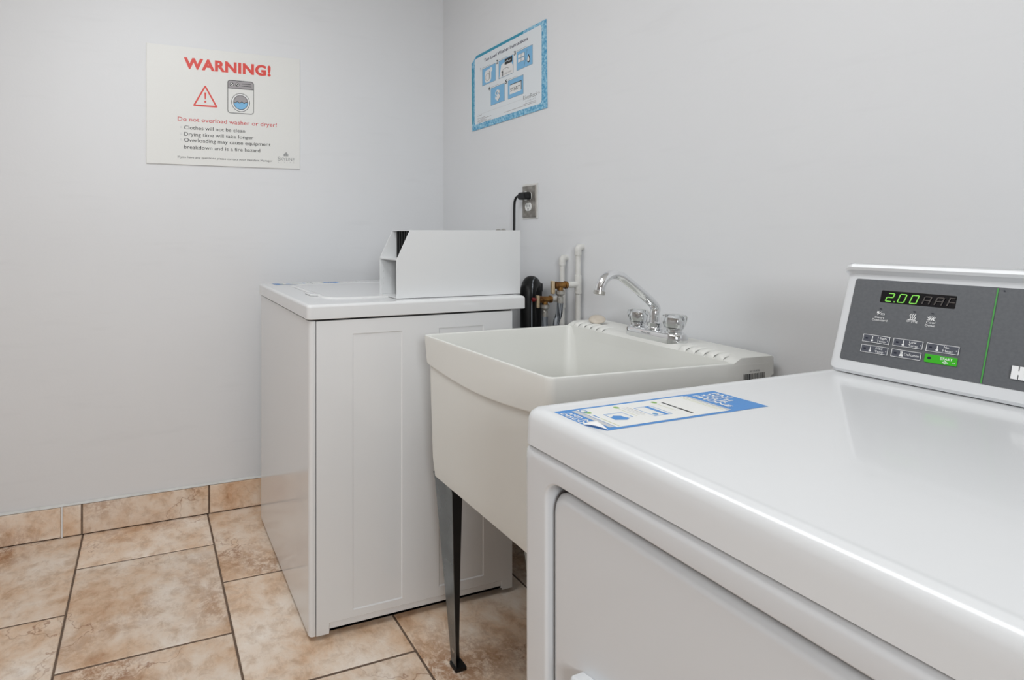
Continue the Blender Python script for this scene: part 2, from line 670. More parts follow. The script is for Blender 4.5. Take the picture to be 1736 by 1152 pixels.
# paint and caulk smear along the top of the baseboard
bm = bmesh.new()
random.seed(3)
top, bot = [], []
n = 90
for i in range(n + 1):
    xx = XL + 0.1 + (XW - XL - 0.12) * i / n
    top.append((xx, YE - 0.0012, 0.1215 + 0.004 * random.random()))
    bot.append((xx, YE - 0.0106, 0.1170 + 0.001 * random.random()))
loft(bm, [bot, top], closed=False)
bmesh.ops.recalc_face_normals(bm, faces=bm.faces)
obj('caulk_bead', bm, M['pipe'], bb)
bb2 = struct(obj('baseboard_right', newbox(XW - 0.004, XW - 0.0005, YF, YE - 0.012, 0.001, 0.1165), M['grout'], smooth=False))
y = YF + 0.02
while y < YE - 0.1:
    y1 = min(y + T, YE - 0.013)
    w = y1 - y
    add_tile(bb2, -w / 2, w / 2, -0.0585, 0.0585, 0, 0.006, rot=((XW - 0.004, (y + y1) / 2, 0.0595), (PI / 2, 0, -PI / 2)))
    y = y1

# unseen dark door, added behind the camera to darken reflections in the chrome
d = struct(obj('reflection_door_1', newbox(-0.55, 0.35, YF + 0.001, YF + 0.04, 0.002, 2.05), M['door_wood'], bevel=0.004))
obj('door_knob', (lambda b: (lathe(b, (0.27, YF + 0.04, 1.0), (0, 1, 0), [(0, 0.02), (0.03, 0.012), (0.04, 0.026), (0.06, 0.026), (0.066, 0.01)]), b)[1])(bmesh.new()), M['nickel'], d)

for k, (lx, ly, lw, ll) in enumerate(LAMPS):
    t = thing('ceiling_light', 'flush rectangular ceiling light above the open floor before the washer', 'light', (lx, ly, CEIL))
    bm = bmesh.new()
    box(bm, lx - lw / 2 - 0.03, lx + lw / 2 + 0.03, ly - ll / 2 - 0.03, ly + ll / 2 + 0.03, CEIL - 0.05, CEIL - 0.0005)
    obj('lamp_frame', bm, M['lampframe'], t, bevel=0.006)
    obj('diffuser', newbox(lx - lw / 2, lx + lw / 2, ly - ll / 2, ly + ll / 2, CEIL - 0.07, CEIL - 0.0505), M['lamp'], t, bevel=0.006)


# ------------------------------------------------------------------ warning sign on the end wall
SX0, SX1, SZ0, SZ1 = -0.0046, 0.6121, 1.3988, 1.8654
sign = thing('warning_sign', 'white board sign with red WARNING heading on the end wall above the washer', 'sign', ((SX0 + SX1) / 2, YE, SZ0))
obj('board', newbox(SX0, SX1, YE - 0.0055, YE - 0.0005, SZ0, SZ1), M['p_paper'], sign, bevel=0.0008, seg=1)
F = Flat((SX0, YE - 0.0055, SZ1), (1, 0, 0), (0, 0, -1))
F.text('WARNING!', 0.1399, 0.4905, 0.0862, 0.0445, M['p_red'], bold=0.045)
F.done('lettering', sign, 'large red heading WARNING!')
tri = [(0.2234, 0.1500), (0.1800, 0.2285), (0.2680, 0.2285)]
cen = Vector((sum(p[0] for p in tri) / 3, sum(p[1] for p in tri) / 3))
inner, outer = [], []
for p in tri:
    d = (Vector(p) - cen).normalized()
    a0 = math.atan2(d.y, d.x)
    for k in range(3, -4, -1):
        a = a0 + k * math.radians(60) / 3
        outer.append((p[0] + 0.0032 * math.cos(a), p[1] + 0.0032 * math.sin(a)))
        inner.append((p[0] - d.x * 0.0062, p[1] - d.y * 0.0062))
for k in range(len(outer)):
    j = (k + 1) % len(outer)
    if inner[k] == inner[j]:
        F.poly([outer[k], outer[j], inner[k]], M['p_red'])
    else:
        F.poly([outer[k], outer[j], inner[j], inner[k]], M['p_red'])
F.poly([(0.2196, 0.1745), (0.2272, 0.1745), (0.2256, 0.2020), (0.2212, 0.2020)], M['p_red'])
F.disc(0.2234, 0.2115, 0.0042, M['p_red'], n=14)
F.done('warning_triangle', sign, 'red outlined triangle with exclamation mark')
u0, u1, v0, v1 = 0.3115, 0.4198, 0.1150, 0.2500
F.rr(u0, v0, u1, v1, 0.012, M['p_black'], 0.0003)
F.rr(u0 + 0.0025, v0 + 0.0025, u1 - 0.0025, v1 - 0.0025, 0.0095, M['p_paper'], 0.0005)
bandp = rrect(u0 + 0.0025, u1 - 0.0025, v0 + 0.0025, v0 + 0.06, 0.0095, 4)
F.poly([(u0 + 0.0025, 0.1475)] + [p for p in bandp if p[1] < 0.131] + [(u1 - 0.0025, 0.1475)], M['p_grey'], 0.0007)
F.rect(u0, 0.1470, u1, 0.1495, M['p_black'], 0.0008)
for ku in (0.3289, 0.3514):
    F.disc(ku, 0.1325, 0.0078, M['p_black'], 0.0008)
    F.disc(ku, 0.1325, 0.0058, M['p_paper'], 0.0010)
    F.line((ku - 0.004, 0.1365), (ku + 0.004, 0.1285), 0.0034, M['p_black'], 0.0012)
F.line((0.3720, 0.1275), (0.4060, 0.1275), 0.0020, M['p_black'], 0.0008)
F.line((0.3690, 0.1360), (0.4085, 0.1360), 0.0020, M['p_black'], 0.0008)
F.disc(0.3655, 0.2040, 0.0380, M['p_black'], 0.0008, 36)
F.disc(0.3655, 0.2040, 0.0360, M['p_white'], 0.0010, 36)
F.disc(0.3655, 0.2040, 0.0300, M['p_black'], 0.0012, 36)
F.disc(0.3655, 0.2040, 0.0280, M['p_grey'], 0.0014, 36)
wave = [(0.3655 - 0.0275 + 0.055 * i / 18, 0.2040 + 0.0026 * math.sin(i / 18 * 3 * 2 * PI)) for i in range(19)]
low = [(0.3655 + 0.0278 * math.cos(a), 0.2040 + 0.0278 * math.sin(a)) for a in [PI * k / 20 for k in range(1, 20)]]
F.poly(wave + low, M['p_sky'], 0.0016)
F.path(wave, 0.0024, M['p_black'], 0.0018)
F.done('washer_icon', sign, 'drawing of a front-loading washer with blue water')
F.text('Do not overload washer or dryer!', 0.1169, 0.5158, 0.2945, 0.0162, M['p_red2'], bold=0.008)
F.done('lettering', sign, 'dull red line of lettering')
for s, b, r in (('Clothes will not be clean', 0.3262, 0.3832), ('Drying time will take longer', 0.3520, 0.4178),
                ('Overloading may cause equipment', 0.3760, 0.4901), ('breakdown and is a fire hazard', 0.4035, 0.4460)):
    F.text(s, 0.1413, r, b, 0.0142, M['p_black'], bold=0.003)
    F.done('lettering', sign)
for b in (0.3190, 0.3450, 0.3690):
    F.ring(0.1296, b, 0.0030, 0.0012, M['p_light'], n=12)
    F.done('bullet_mark', sign)
F.text('If you have any questions please contact your Resident Manager', 0.1169, 0.4975, 0.4410, 0.0078, M['p_black'])
F.done('lettering', sign)
F.text('S', 0.5205, 0.5310, 0.4335, 0.0150, M['p_midgrey'])
F.text('KYLINE', 0.5325, 0.5919, 0.4335, 0.0118, M['p_midgrey'])
for i, ch in enumerate('LIVING'):
    uu = 0.5215 + i * 0.0129
    F.text(ch, uu, uu + (0.0011 if ch == 'I' else 0.0042), 0.4428, 0.0046, M['p_grey'])
for i, (du, h) in enumerate(((-0.0085, 0.010), (-0.0055, 0.0135), (-0.002, 0.0170), (0.0015, 0.0185), (0.005, 0.0150), (0.0085, 0.0105))):
    F.poly([(0.5555 + du - 0.0014, 0.4152), (0.5555 + du + 0.0014, 0.4152), (0.5555 + du + 0.0014, 0.4152 - h + 0.002), (0.5555 + du, 0.4152 - h), (0.5555 + du - 0.0014, 0.4152 - h + 0.002)], M['p_midgrey'])
F.done('logo', sign, 'small grey skyline logo')

# ------------------------------------------------------------------ instruction poster on the sink wall
PY, PZ = 1.9769, 1.8672
pos = thing('instruction_poster', 'laminated blue-bordered washer instruction poster high on the sink wall', 'poster', (XW, PY - 0.227, PZ - 0.3085))
bm = bmesh.new()
prism(bm, [(PY - 0.030, PZ + 0.002), (PY - 0.4486, PZ), (PY - 0.4542, PZ - 0.3078), (PY, PZ - 0.3088), (PY + 0.004, PZ - 0.022)], 'x', XW - 0.0032, XW - 0.0006)
obj('border_sheet', bm, M['p_water'], pos, smooth=False)
F = Flat((XW - 0.0032, PY, PZ), (0, -1, 0), (0, 0, -1))
F.rect(0.0320, 0.0, 0.330, 0.0095, M['p_teal'], 0.0003)
F.rect(0.0005, 0.045, 0.0120, 0.28, M['p_teal'], 0.0003)
F.done('border_band', pos, 'plain teal stretch of the border')
pts = [p for p in rrect(0.0200, 0.4280, 0.0110, 0.2860, 0.012, 4)]
F.poly(pts, M['p_pale'], 0.0006)
F.done('white_sheet', pos)
F.text('Top Load Washer Instructions', 0.0871, 0.3560, 0.0412, 0.0125, M['p_ink'], 0.0009, bold=0.022)
F.done('lettering', pos)
bx = dict(one=(0.0737, 0.0670, 0.1648, 0.1367), two=(0.1840, 0.0670, 0.2738, 0.1375), three=(0.2927, 0.0655, 0.3820, 0.1360),
          four=(0.1320, 0.1605, 0.2217, 0.2300), five=(0.2412, 0.1590, 0.3316, 0.2300))
for ch, (uu, vv) in zip('12345', ((0.0575, 0.0735), (0.1690, 0.0740), (0.2770, 0.0735), (0.1165, 0.1665), (0.2255, 0.1665))):
    if ch == '1':
        F.poly([(uu + 0.0062, vv), (uu + 0.0092, vv), (uu + 0.0092, vv - 0.0155), (uu + 0.0070, vv - 0.0155), (uu + 0.0030, vv - 0.0130), (uu + 0.0030, vv - 0.0105), (uu + 0.0062, vv - 0.0118)], M['p_black'], 0.0009)
    else:
        F.text(ch, uu, uu + 0.011, vv, 0.0155, M['p_black'], 0.0009, bold=0.03)
    F.done('step_number', pos)
for k, (a, b, c, dd) in bx.items():
    F.rect(a, b, c, dd, M['p_midgrey'], 0.0008)
    F.rect(a + 0.0012, b + 0.0012, c - 0.0012, dd - 0.0012, M['p_sky'], 0.0010)
    F.rect(a, b - 0.0045, a + 0.055, b - 0.0033, M['p_grey'], 0.0009)
    if k == 'one':
        F.rr(a + 0.018, b + 0.012, a + 0.062, dd - 0.006, 0.015, M['p_white'], 0.0012)
        F.ring(a + 0.038, b + 0.042, 0.014, 0.0016, M['p_grey'], 0.0014)
        F.rect(a + 0.049, b + 0.020, a + 0.053, b + 0.052, M['p_midgrey'], 0.0014)
        F.disc(a + 0.060, b + 0.018, 0.010, M['p_pale'], 0.0013)
    if k == 'two':
        F.poly([(a + 0.016, b + 0.020), (a + 0.056, b + 0.008), (a + 0.068, b + 0.008), (c - 0.002, b + 0.042), (c - 0.002, dd - 0.002), (a + 0.004, dd - 0.002)], M['p_white'], 0.0012)
        F.rect(a + 0.038, b + 0.004, c - 0.006, b + 0.026, M['p_black'], 0.0014)
        F.path([(a + 0.046, b + 0.015), (a + 0.055, b + 0.011), (a + 0.062, b + 0.018), (a + 0.076, b + 0.014)], 0.002, M['p_pale'], 0.0016)
        F.path([(a + 0.018, b + 0.048), (a + 0.030, b + 0.040), (a + 0.050, b + 0.038), (a + 0.062, b + 0.044)], 0.0018, M['p_midgrey'], 0.0014)
        F.text('LOAD LIMIT', a + 0.030, a + 0.080, b + 0.062, 0.0062, M['p_midgrey'], 0.0014)
        F.rect(a + 0.022, b + 0.050, a + 0.027, b + 0.066, M['p_black'], 0.0014)
        F.poly([(a + 0.019, b + 0.051), (a + 0.0245, b + 0.044), (a + 0.030, b + 0.051)], M['p_black'], 0.0014)
    if k == 'three':
        for i in (0, 1):
            for j in (0, 1):
                F.rect(a + 0.009 + i * 0.019, b + 0.013 + j * 0.016, a + 0.027 + i * 0.019, b + 0.027 + j * 0.016, M['p_midgrey'], 0.0012)
                F.rect(a + 0.009 + i * 0.019, b + 0.014 + j * 0.016, a + 0.025 + i * 0.019, b + 0.026 + j * 0.016, M['p_white'], 0.0014)
        F.line((a + 0.043, dd - 0.005), (a + 0.060, b + 0.008), 0.0010, M['p_black'], 0.0012)
        dr = [(a + 0.067, b + 0.026), (a + 0.074, b + 0.040), (a + 0.077, b + 0.050), (a + 0.072, b + 0.058), (a + 0.064, b + 0.058), (a + 0.058, b + 0.050), (a + 0.061, b + 0.040)]
        F.poly(dr, M['p_black'], 0.0012)
        F.poly([(a + 0.0665 + (p[0] - a - 0.0665) * 0.66 - 0.001, b + 0.046 + (p[1] - b - 0.046) * 0.72) for p in dr], M['p_white'], 0.0014)
    if k == 'four':
        F.text('$', a + 0.033, a + 0.062, b + 0.055, 0.038, M['p_midgrey'], 0.0012, bold=0.05)
        F.text('$', a + 0.030, a + 0.059, b + 0.054, 0.038, M['p_white'], 0.0014, bold=0.045)
    if k == 'five':
        F.rect(a + 0.016, b + 0.018, a + 0.080, b + 0.052, M['p_black'], 0.0012)
        F.rect(a + 0.011, b + 0.021, a + 0.077, b + 0.055, M['p_white'], 0.0014)
        F.text('START', a + 0.016, a + 0.070, b + 0.046, 0.013, M['p_black'], 0.0016, bold=0.015)
    F.done('step_picture', pos)
F.rect(0.0434, 0.2480, 0.335, 0.2487, M['p_light'], 0.0009)
F.done('rule_line', pos)
F.text('RiverRock', 0.3305, 0.4070, 0.2535, 0.0150, M['p_midgrey'], 0.0009)
for i, ch in enumerate('LAUNDRY'):
    uu = 0.3441 + i * 0.0080
    F.text(ch, uu, uu + 0.0042, 0.2635, 0.0046, M['p_midgrey'], 0.0009)
F.path([(0.407, 0.246), (0.414, 0.2435), (0.419, 0.2465), (0.413, 0.2500)], 0.0010, M['p_grey'], 0.0009)
F.done('logo', pos)
for vv, a, b in ((0.2525, 0.0405, 0.071), (0.2635, 0.0405, 0.095), (0.2680, 0.060, 0.135), (0.2725, 0.0405, 0.095), (0.2770, 0.0405, 0.105), (0.2815, 0.0405, 0.135),
                 (0.2740, 0.22, 0.40), (0.2690, 0.33, 0.40)):
    F.rect(a, vv, b, vv + 0.0016, M['p_grey'], 0.0009)
    F.done('fine_print', pos)

# ------------------------------------------------------------------ wall outlet and cord
OY0, OY1, OZ0, OZ1 = 1.577, 1.647, 1.184, 1.298
out = thing('wall_outlet', 'stained metal duplex outlet on the sink wall with one socket free', 'outlet', (XW, (OY0 + OY1) / 2, OZ0))
bm = bmesh.new()
box(bm, XW - 0.0030, XW - 0.0004, OY0 - 0.006, OY1 + 0.003, OZ0 - 0.006, OZ1 + 0.007)
obj('paint_edge', bm, M['pipe'], out, bevel=0.001, seg=2)
bm = newbox(XW - 0.0075, XW - 0.0030, OY0, OY1, OZ0, OZ1)
obj('cover_plate', bm, M['plate'], out, bevel=0.003, seg=3)
oyc = (OY0 + OY1) / 2
for zc in (1.2605, 1.2215):
    bm = bmesh.new()
    pp = []
    for k in range(28):
        a = 2 * PI * k / 28
        pp.append((oyc + 0.0172 * math.cos(a), zc + max(-0.0142, min(0.0142, 0.0172 * math.sin(a)))))
    prism(bm, pp, 'x', XW - 0.0100, XW - 0.0070)
    rc = obj('receptacle', bm, M['ivory'], out, bevel=0.0006, seg=2)
    bm = bmesh.new()
    box(bm, XW - 0.0103, XW - 0.0098, oyc + 0.0050, oyc + 0.0070, zc - 0.0015, zc + 0.0075)
    box(bm, XW - 0.0103, XW - 0.0098, oyc - 0.0072, oyc - 0.0052, zc - 0.0005, zc + 0.0070)
    lathe(bm, (XW - 0.0103, oyc, zc - 0.0075), (1, 0, 0), [(0, 0.0025), (0.0005, 0.0025)], 10)
    obj('slots', bm, M['dark'], rc, smooth=False)
bm = bmesh.new()
lathe(bm, (XW - 0.0074, oyc, 1.241), (-1, 0, 0), [(0, 0.0035), (0.001, 0.0033), (0.0018, 0.001)], 14)
obj('screw', bm, M['nickel'], out)

pc = thing('power_cord', 'black power cord with flat plug in the upper socket of the outlet', 'cord', (XW - 0.03, 1.63, 1.14))
bm = bmesh.new()
zc = 1.2605
sec = lambda xx, hy, hz, yo=0.0: [(xx, p[0], p[1]) for p in rrect(oyc + yo - hy, oyc + yo + hy, zc - hz, zc + hz, min(hy, hz) * 0.6, 4)]
loft(bm, [sec(XW - 0.0104, 0.0165, 0.0140), sec(XW - 0.020, 0.0170, 0.0142), sec(XW - 0.026, 0.0200, 0.0138, 0.004), sec(XW - 0.034, 0.0195, 0.0125, 0.006), sec(XW - 0.037, 0.0150, 0.009, 0.006)], True, True)
tube(bm, [(XW - 0.027, oyc + 0.010, zc), (XW - 0.027, oyc + 0.024, zc), (XW - 0.0275, oyc + 0.033, zc + 0.0005)], [0.0095, 0.0082, 0.0062], 12)
bmesh.ops.recalc_face_normals(bm, faces=bm.faces)
obj('plug', bm, M['plastic_black'], pc)
bm = bmesh.new()
ring = [(XW - 0.0235, oyc - 0.003 + 0.0150 * math.cos(a), zc + 0.0152 * math.sin(a)) for a in [PI * 0.62 - PI * 1.25 * k / 10 for k in range(11)]]
tube(bm, ring, 0.0017, 8)
obj('plug_ring', bm, M['ivory'], pc, )['label'] = 'white half ring on the plug'
bm = bmesh.new()
tube(bm, spline([(XW - 0.0275, oyc + 0.031, zc + 0.0005), (XW - 0.027, oyc + 0.044, zc - 0.003), (XW - 0.026, oyc + 0.054, zc - 0.018), (XW - 0.0255, oyc + 0.0575, zc - 0.05),
                 (XW - 0.0255, oyc + 0.0585, zc - 0.12), (XW - 0.030, oyc + 0.060, zc - 0.22), (XW - 0.06, oyc + 0.05, 0.80), (XW - 0.12, 1.68, 0.60), (1.092, 1.72, 0.55)], 8), 0.0044, 10)
obj('cable', bm, M['rubber'], pc)


# ------------------------------------------------------------------ pay-by-phone sticker, laid as part of a machine
def sticker(parent, O, U, V, W, H, curl=True, name='sticker', label=None):
    """u to the reader's right (width W), v down the sheet (length H)"""
    F = Flat(O, U, V)
    k = H / 0.2585
    ku = W / 0.066
    u = lambda a: a * ku
    v = lambda a: a * k
    c = 0.020 if curl else 0.0
    F.poly([(0, 0), (W, 0), (W, H - v(0.012 if curl else 0)), (W - u(c), H), (0, H)], M['p_blue'], 0.0004)
    F.poly([(u(.0040), v(.0605)), (u(.0620), v(.0605)), (u(.0620), v(.2290)), (u(.0040), v(.2290))], M['p_paper'], 0.0007)
    F.rect(u(.0055), v(.0555), u(.0615), v(.0600), M['p_light'], 0.0007)
    F.rect(u(.0055), v(.2300), u(.0600), v(.2370), M['p_light'], 0.0007)
    st = F.done(name, parent, label)
    for s, a, b, vv in (('PAY', .0075, .0300, .0150), ('WITH', .0075, .0375, .0262), ('YOUR', .0075, .0415, .0374), ('PHONE', .0075, .0530, .0486)):
        F.text(s, u(a), u(b), v(vv), v(.0088), M['p_white'], 0.0008, bold=0.03)
        F.done('lettering', st)
    F.text('AND IN', u(.0085), u(.0395), v(.2470), v(.0062), M['p_white'], 0.0008, bold=0.03)
    F.done('lettering', st)
    F.text('DISCOU', u(.0075), u(.0480), v(.2560), v(.0068), M['p_white'], 0.0008, bold=0.03)
    F.done('lettering', st)
    F.rect(u(.008), v(.0640), u(.058), v(.0652), M['p_olive'], 0.0008)
    F.done('fine_print', st)
    F.rect(u(.008), v(.0680), u(.054), v(.0690), M['p_olive'], 0.0008)
    F.done('fine_print', st)
    F.rect(u(.0150), v(.1070), u(.0345), v(.1105), M['p_black'], 0.0008)
    F.done('black_bar', st)
    F.rect(u(.0355), v(.1070), u(.0545), v(.1110), M['p_black'], 0.0008)
    F.done('black_bar', st)
    F.disc(u(.0120), v(.1180), v(.0035), M['p_green'], 0.0008, 14)
    F.done('step_dot', st)
    F.rect(u(.0170), v(.1190), u(.0420), v(.1200), M['p_olive'], 0.0008)
    F.done('fine_print', st)
    F.frame(u(.0200), v(.1330), u(.0490), v(.1600), v(.0010), M['p_blue'], 0.0008)
    F.rect(u(.0200), v(.1380), u(.0490), v(.1440), M['p_blue'], 0.0009)
    F.disc(u(.0435), v(.1530), v(.0032), M['p_steel'], 0.0009, 14)
    F.done('card_icon', st)
    for i in range(3):
        F.rect(u(.0150), v(.1640 + .004 * i), u(.0400 + .003 * (i % 2)), v(.1650 + .004 * i), (M['p_grey'], M['p_light'], M['p_light'])[i], 0.0008)
        F.done('fine_print', st)
    F.disc(u(.0120), v(.1770), v(.0035), M['p_green'], 0.0008, 14)
    F.done('step_dot', st)
    F.rect(u(.0170), v(.1780), u(.0420), v(.1790), M['p_olive'], 0.0008)
    F.done('fine_print', st)
    F.frame(u(.0265), v(.1850), u(.0430), v(.2120), v(.0011), M['p_blue'], 0.0008)
    F.poly([(u(.036), v(.196)), (u(.046), v(.194)), (u(.048), v(.200)), (u(.044), v(.213)), (u(.037), v(.211)), (u(.033), v(.204))], M['p_blue'], 0.0010)
    F.done('touch_icon', st)
    F.disc(u(.0150), v(.2230), v(.0045), M['p_green'], 0.0008, 14)
    F.done('step_dot', st)
    F.ring(u(.0100), v(.2240), v(.0040), v(.0012), M['p_blue'], 0.0009, 14)
    F.done('step_dot', st)
    F.rect(u(.0240), v(.2230), u(.0330), v(.2252), M['p_blue'], 0.0008)
    F.done('fine_print', st)
    F.rect(u(.0350), v(.2230), u(.0600), v(.2246), M['p_olive'], 0.0008)
    F.done('fine_print', st)
    if curl:
        # the lower right corner peeled and folded back over the sheet
        bm = bmesh.new()
        rows = []
        a, b = Vector((W, H - v(.013))), Vector((W - u(.022), H))
        tip = Vector((W - u(.019), H - v(.0170)))
        for i in range(9):
            t = i / 8
            p0, p1 = a.lerp(tip, t), b.lerp(tip, t)
            hgt = 0.0008 + 0.0055 * math.sin(PI * (0.10 + 0.72 * t)) * (0.55 + 0.45 * t)
            rows.append([F.P(*p0.lerp(p1, s), hgt + 0.0022 * math.sin(PI * s)) for s in [j / 8 for j in range(9)]])
        loft(bm, rows, closed=False)
        bmesh.ops.recalc_face_normals(bm, faces=bm.faces)
        obj('peeled_corner', bm, M['p_white'], st)['label'] = 'white peeled corner folded over'
    return st


# ------------------------------------------------------------------ washer
WX, WXS, WB, WN, WF = 0.4202, 0.4398, 1.0856, 1.4255, 2.1012  # washer and coin box coordinates scaled up about the camera, baked in here
ws = thing('washing_machine', 'white top-loading washer in the corner with a coin meter box on its top', 'washer', (0.75, 1.76, 0))


def relief(bm, xs, zs, depth, P):
    g = [[bm.verts.new(P(a, b, depth(a, b))) for a in xs] for b in zs]
    for j in range(len(zs) - 1):
        for i in range(len(xs) - 1):
            bm.faces.new((g[j][i], g[j][i + 1], g[j + 1][i + 1], g[j + 1][i]))


bm = bmesh.new()
box(bm, WXS + 0.004, WB, WN + 0.006, WF - 0.003, 0.0198, 0.8829)
obj('cabinet', bm, M['white'], ws, bevel=0.002, seg=2)
R1, R2 = (0.548, 0.7035, 0.0625, 0.8433), (0.824, 0.9806, 0.0713, 0.8453)
KX0, KX1, KZ = 0.4779, 1.047, 0.043
e = 0.0028
xs = sorted({WXS + 0.001, KX0, KX0 + e, R1[0], R1[0] + e, R1[1] - e, R1[1], R2[0], R2[0] + e, R2[1] - e, R2[1], KX1 - e, KX1, WB})
zs = sorted({0.0136, 0.0182, KZ - e, KZ, R1[2], R1[2] + e, R2[2], R2[2] + e, R1[3] - e, R1[3], R2[3] - e, R2[3], 0.8829})


def dep(a, b):
    for r in (R1, R2):
        if r[0] + e - 1e-6 <= a <= r[1] - e + 1e-6 and r[2] + e - 1e-6 <= b <= r[3] - e + 1e-6:
            return 0.0022
    if KX0 + e - 1e-6 <= a <= KX1 - e + 1e-6 and b <= KZ - e + 1e-6:
        return 0.0030
    return 0.0


bm = bmesh.new()
relief(bm, xs, zs, dep, lambda a, b, q: (a, WN + q, b + (0.011 if KX0 + e - 1e-6 <= a <= KX1 - e + 1e-6 and b < 0.0141 else 0)))
ex = bmesh.ops.extrude_face_region(bm, geom=bm.faces[:])
bmesh.ops.translate(bm, verts=[v for v in ex['geom'] if isinstance(v, bmesh.types.BMVert)], vec=(0, 0.0055, 0))
bmesh.ops.recalc_face_normals(bm, faces=bm.faces)
obj('side_panel', bm, M['white'], ws, angle=12)['label'] = 'side panel with two tall pressed rectangles'
bm = bmesh.new()
pr = rrect(WX, WXS - 0.0006, WN, WF, 0.0001, 1)
r = 0.011
fp = [(WXS - 0.0006, WN), (WXS - 0.0006, WF)]
for cx, cy, t0 in ((WX + r, WF - r, PI / 2), (WX + r, WN + r, PI)):
    for k in range(7):
        t = t0 + k / 6 * PI / 2
        fp.append((cx + r * math.cos(t), cy + r * math.sin(t)))
prism(bm, fp, 'z', 0.0136, 0.884)
obj('front_panel', bm, M['white'], ws, bevel=0.002, seg=2)
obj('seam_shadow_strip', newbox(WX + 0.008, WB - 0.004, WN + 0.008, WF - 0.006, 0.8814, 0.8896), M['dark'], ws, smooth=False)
bm = bmesh.new()
loft(bm, [[(p[0], p[1], z) for p in rrect(0.4141 + i, 1.1371 - i, WN - 0.004 + i, WF + 0.004 - i, 0.012, 4)] for z, i in
          ((0.8876, 0.003), (0.8896, 0.0), (0.921, 0.0), (0.9257, 0.0018), (0.9282, 0.0055), (0.9293, 0.010))], True, True)
obj('top_panel', bm, M['white_top'], ws, angle=40)
bm = bmesh.new()
loft(bm, [[(p[0], p[1], z) for p in rrect(0.5068 + i, 0.9012 - i, 1.5296 + i, 1.9931 - i, 0.055, 8)] for z, i in
          ((0.9288, -0.004), (0.9308, -0.001), (0.9329, 0.002), (0.9336, 0.005), (0.9324, 0.012), (0.9311, 0.018))], True, True)
lid = obj('lid', bm, M['white_top'], ws, angle=50)
bm = bmesh.new()
prism(bm, [(0.4841, 1.6325), (0.5119, 1.6119), (0.5119, 1.7149), (0.4841, 1.6944)], 'z', 0.9295, 0.9349)
obj('lid_handle', bm, M['white_top'], lid, bevel=0.002)
obj('lid_groove', newbox(0.5032, 0.5062, 1.5965, 1.9158, 0.9289, 0.9297), M['p_midgrey'], lid, smooth=False)
for fx in (0.48, 1.04):
    for fy in (1.48, 2.04):
        bm = bmesh.new()
        lathe(bm, (fx, fy, 0.0005), (0, 0, 1), [(0, 0.021), (0.012, 0.021), (0.016, 0.012), (0.030, 0.010)], 16)
        obj('foot', bm, M['rubber'], ws)
sticker(ws, (0.7231, 2.0827, 0.9295), (0, -1, 0), (-1, 0, 0), 0.066, 0.262, curl=False, label='worn blue and white pay sticker along the far edge of the top')
# coin meter box: folded steel case open at its front
cb_prof = [(0.7045, 0.9305), (1.1484, 0.9305), (1.1484, 1.1358), (0.7488, 1.1358), (0.7045, 1.0482)]
CY0, CY1, tk = 1.4667, 1.5914, 0.002
BX0, BX1, BX2, BZ0, BZ1, BZ2 = 0.7045, 0.7488, 1.1484, 0.9305, 1.0482, 1.1358
bm = bmesh.new()
prism(bm, cb_prof, 'y', CY0, CY0 + tk)
prism(bm, cb_prof, 'y', CY1 - tk, CY1)
box(bm, BX1, BX2, CY0 + tk, CY1 - tk, BZ2 - 0.002, BZ2)
box(bm, BX2 - 0.002, BX2, CY0 + tk, CY1 - tk, BZ0, BZ2 - 0.002)
box(bm, BX0, BX2 - 0.002, CY0 + tk, CY1 - tk, BZ0, BZ0 + 0.002)
cb = obj('coin_box', bm, M['white_sheet'], ws, bevel=0.0007, seg=2)
cb['label'] = 'white steel coin meter case with sloped open front'
bm = bmesh.new()
pts = [(0, 0), (0.056, 0), (0.056, -0.0025), (0.032, -0.003), (0.020, -0.0065), (0.012, -0.005), (0, -0.0025)]
prism(bm, [(BX0 + p, BZ1 + q) for p, q in pts], 'y', CY0 + tk, CY1 - tk)
obj('shelf_lip', bm, M['white_sheet'], cb)
bm = bmesh.new()
box(bm, BX0 + 0.062, BX0 + 0.118, CY0 + tk + 0.0004, CY1 - tk - 0.0004, BZ0 + 0.0024, BZ2 - 0.0025)
obj('coin_slide_guide', bm, M['plastic_black'], cb, bevel=0.001, seg=1)
for i in range(7):
    yy = CY0 + 0.006 + i * 0.0168
    obj('guide_rib', newbox(BX0 + 0.055, BX0 + 0.0618, yy, yy + 0.008, BZ1 + 0.0004, BZ2 - 0.003), M['rubber'], cb, bevel=0.001, seg=1)
bm = bmesh.new()
box(bm, BX0 + 0.006, BX0 + 0.054, CY1 - tk - 0.0012, CY1 - tk - 0.0002, BZ0 + 0.0024, BZ0 + 0.028)
obj('inner_plate', bm, M['white_sheet'], cb)
for zz in (0.036, 0.054, 0.076):
    for xx in (0.012, 0.038):
        bm = bmesh.new()
        lathe(bm, (BX0 + xx, CY1 - tk - 0.0002, BZ0 + zz), (0, -1, 0), [(0, 0.0018), (0.0012, 0.0015), (0.0016, 0.0004)], 10)
        obj('rivet', bm, M['white_sheet'], cb)

# ------------------------------------------------------------------ pipes, valves, hoses behind the washer
PXC = 1.288


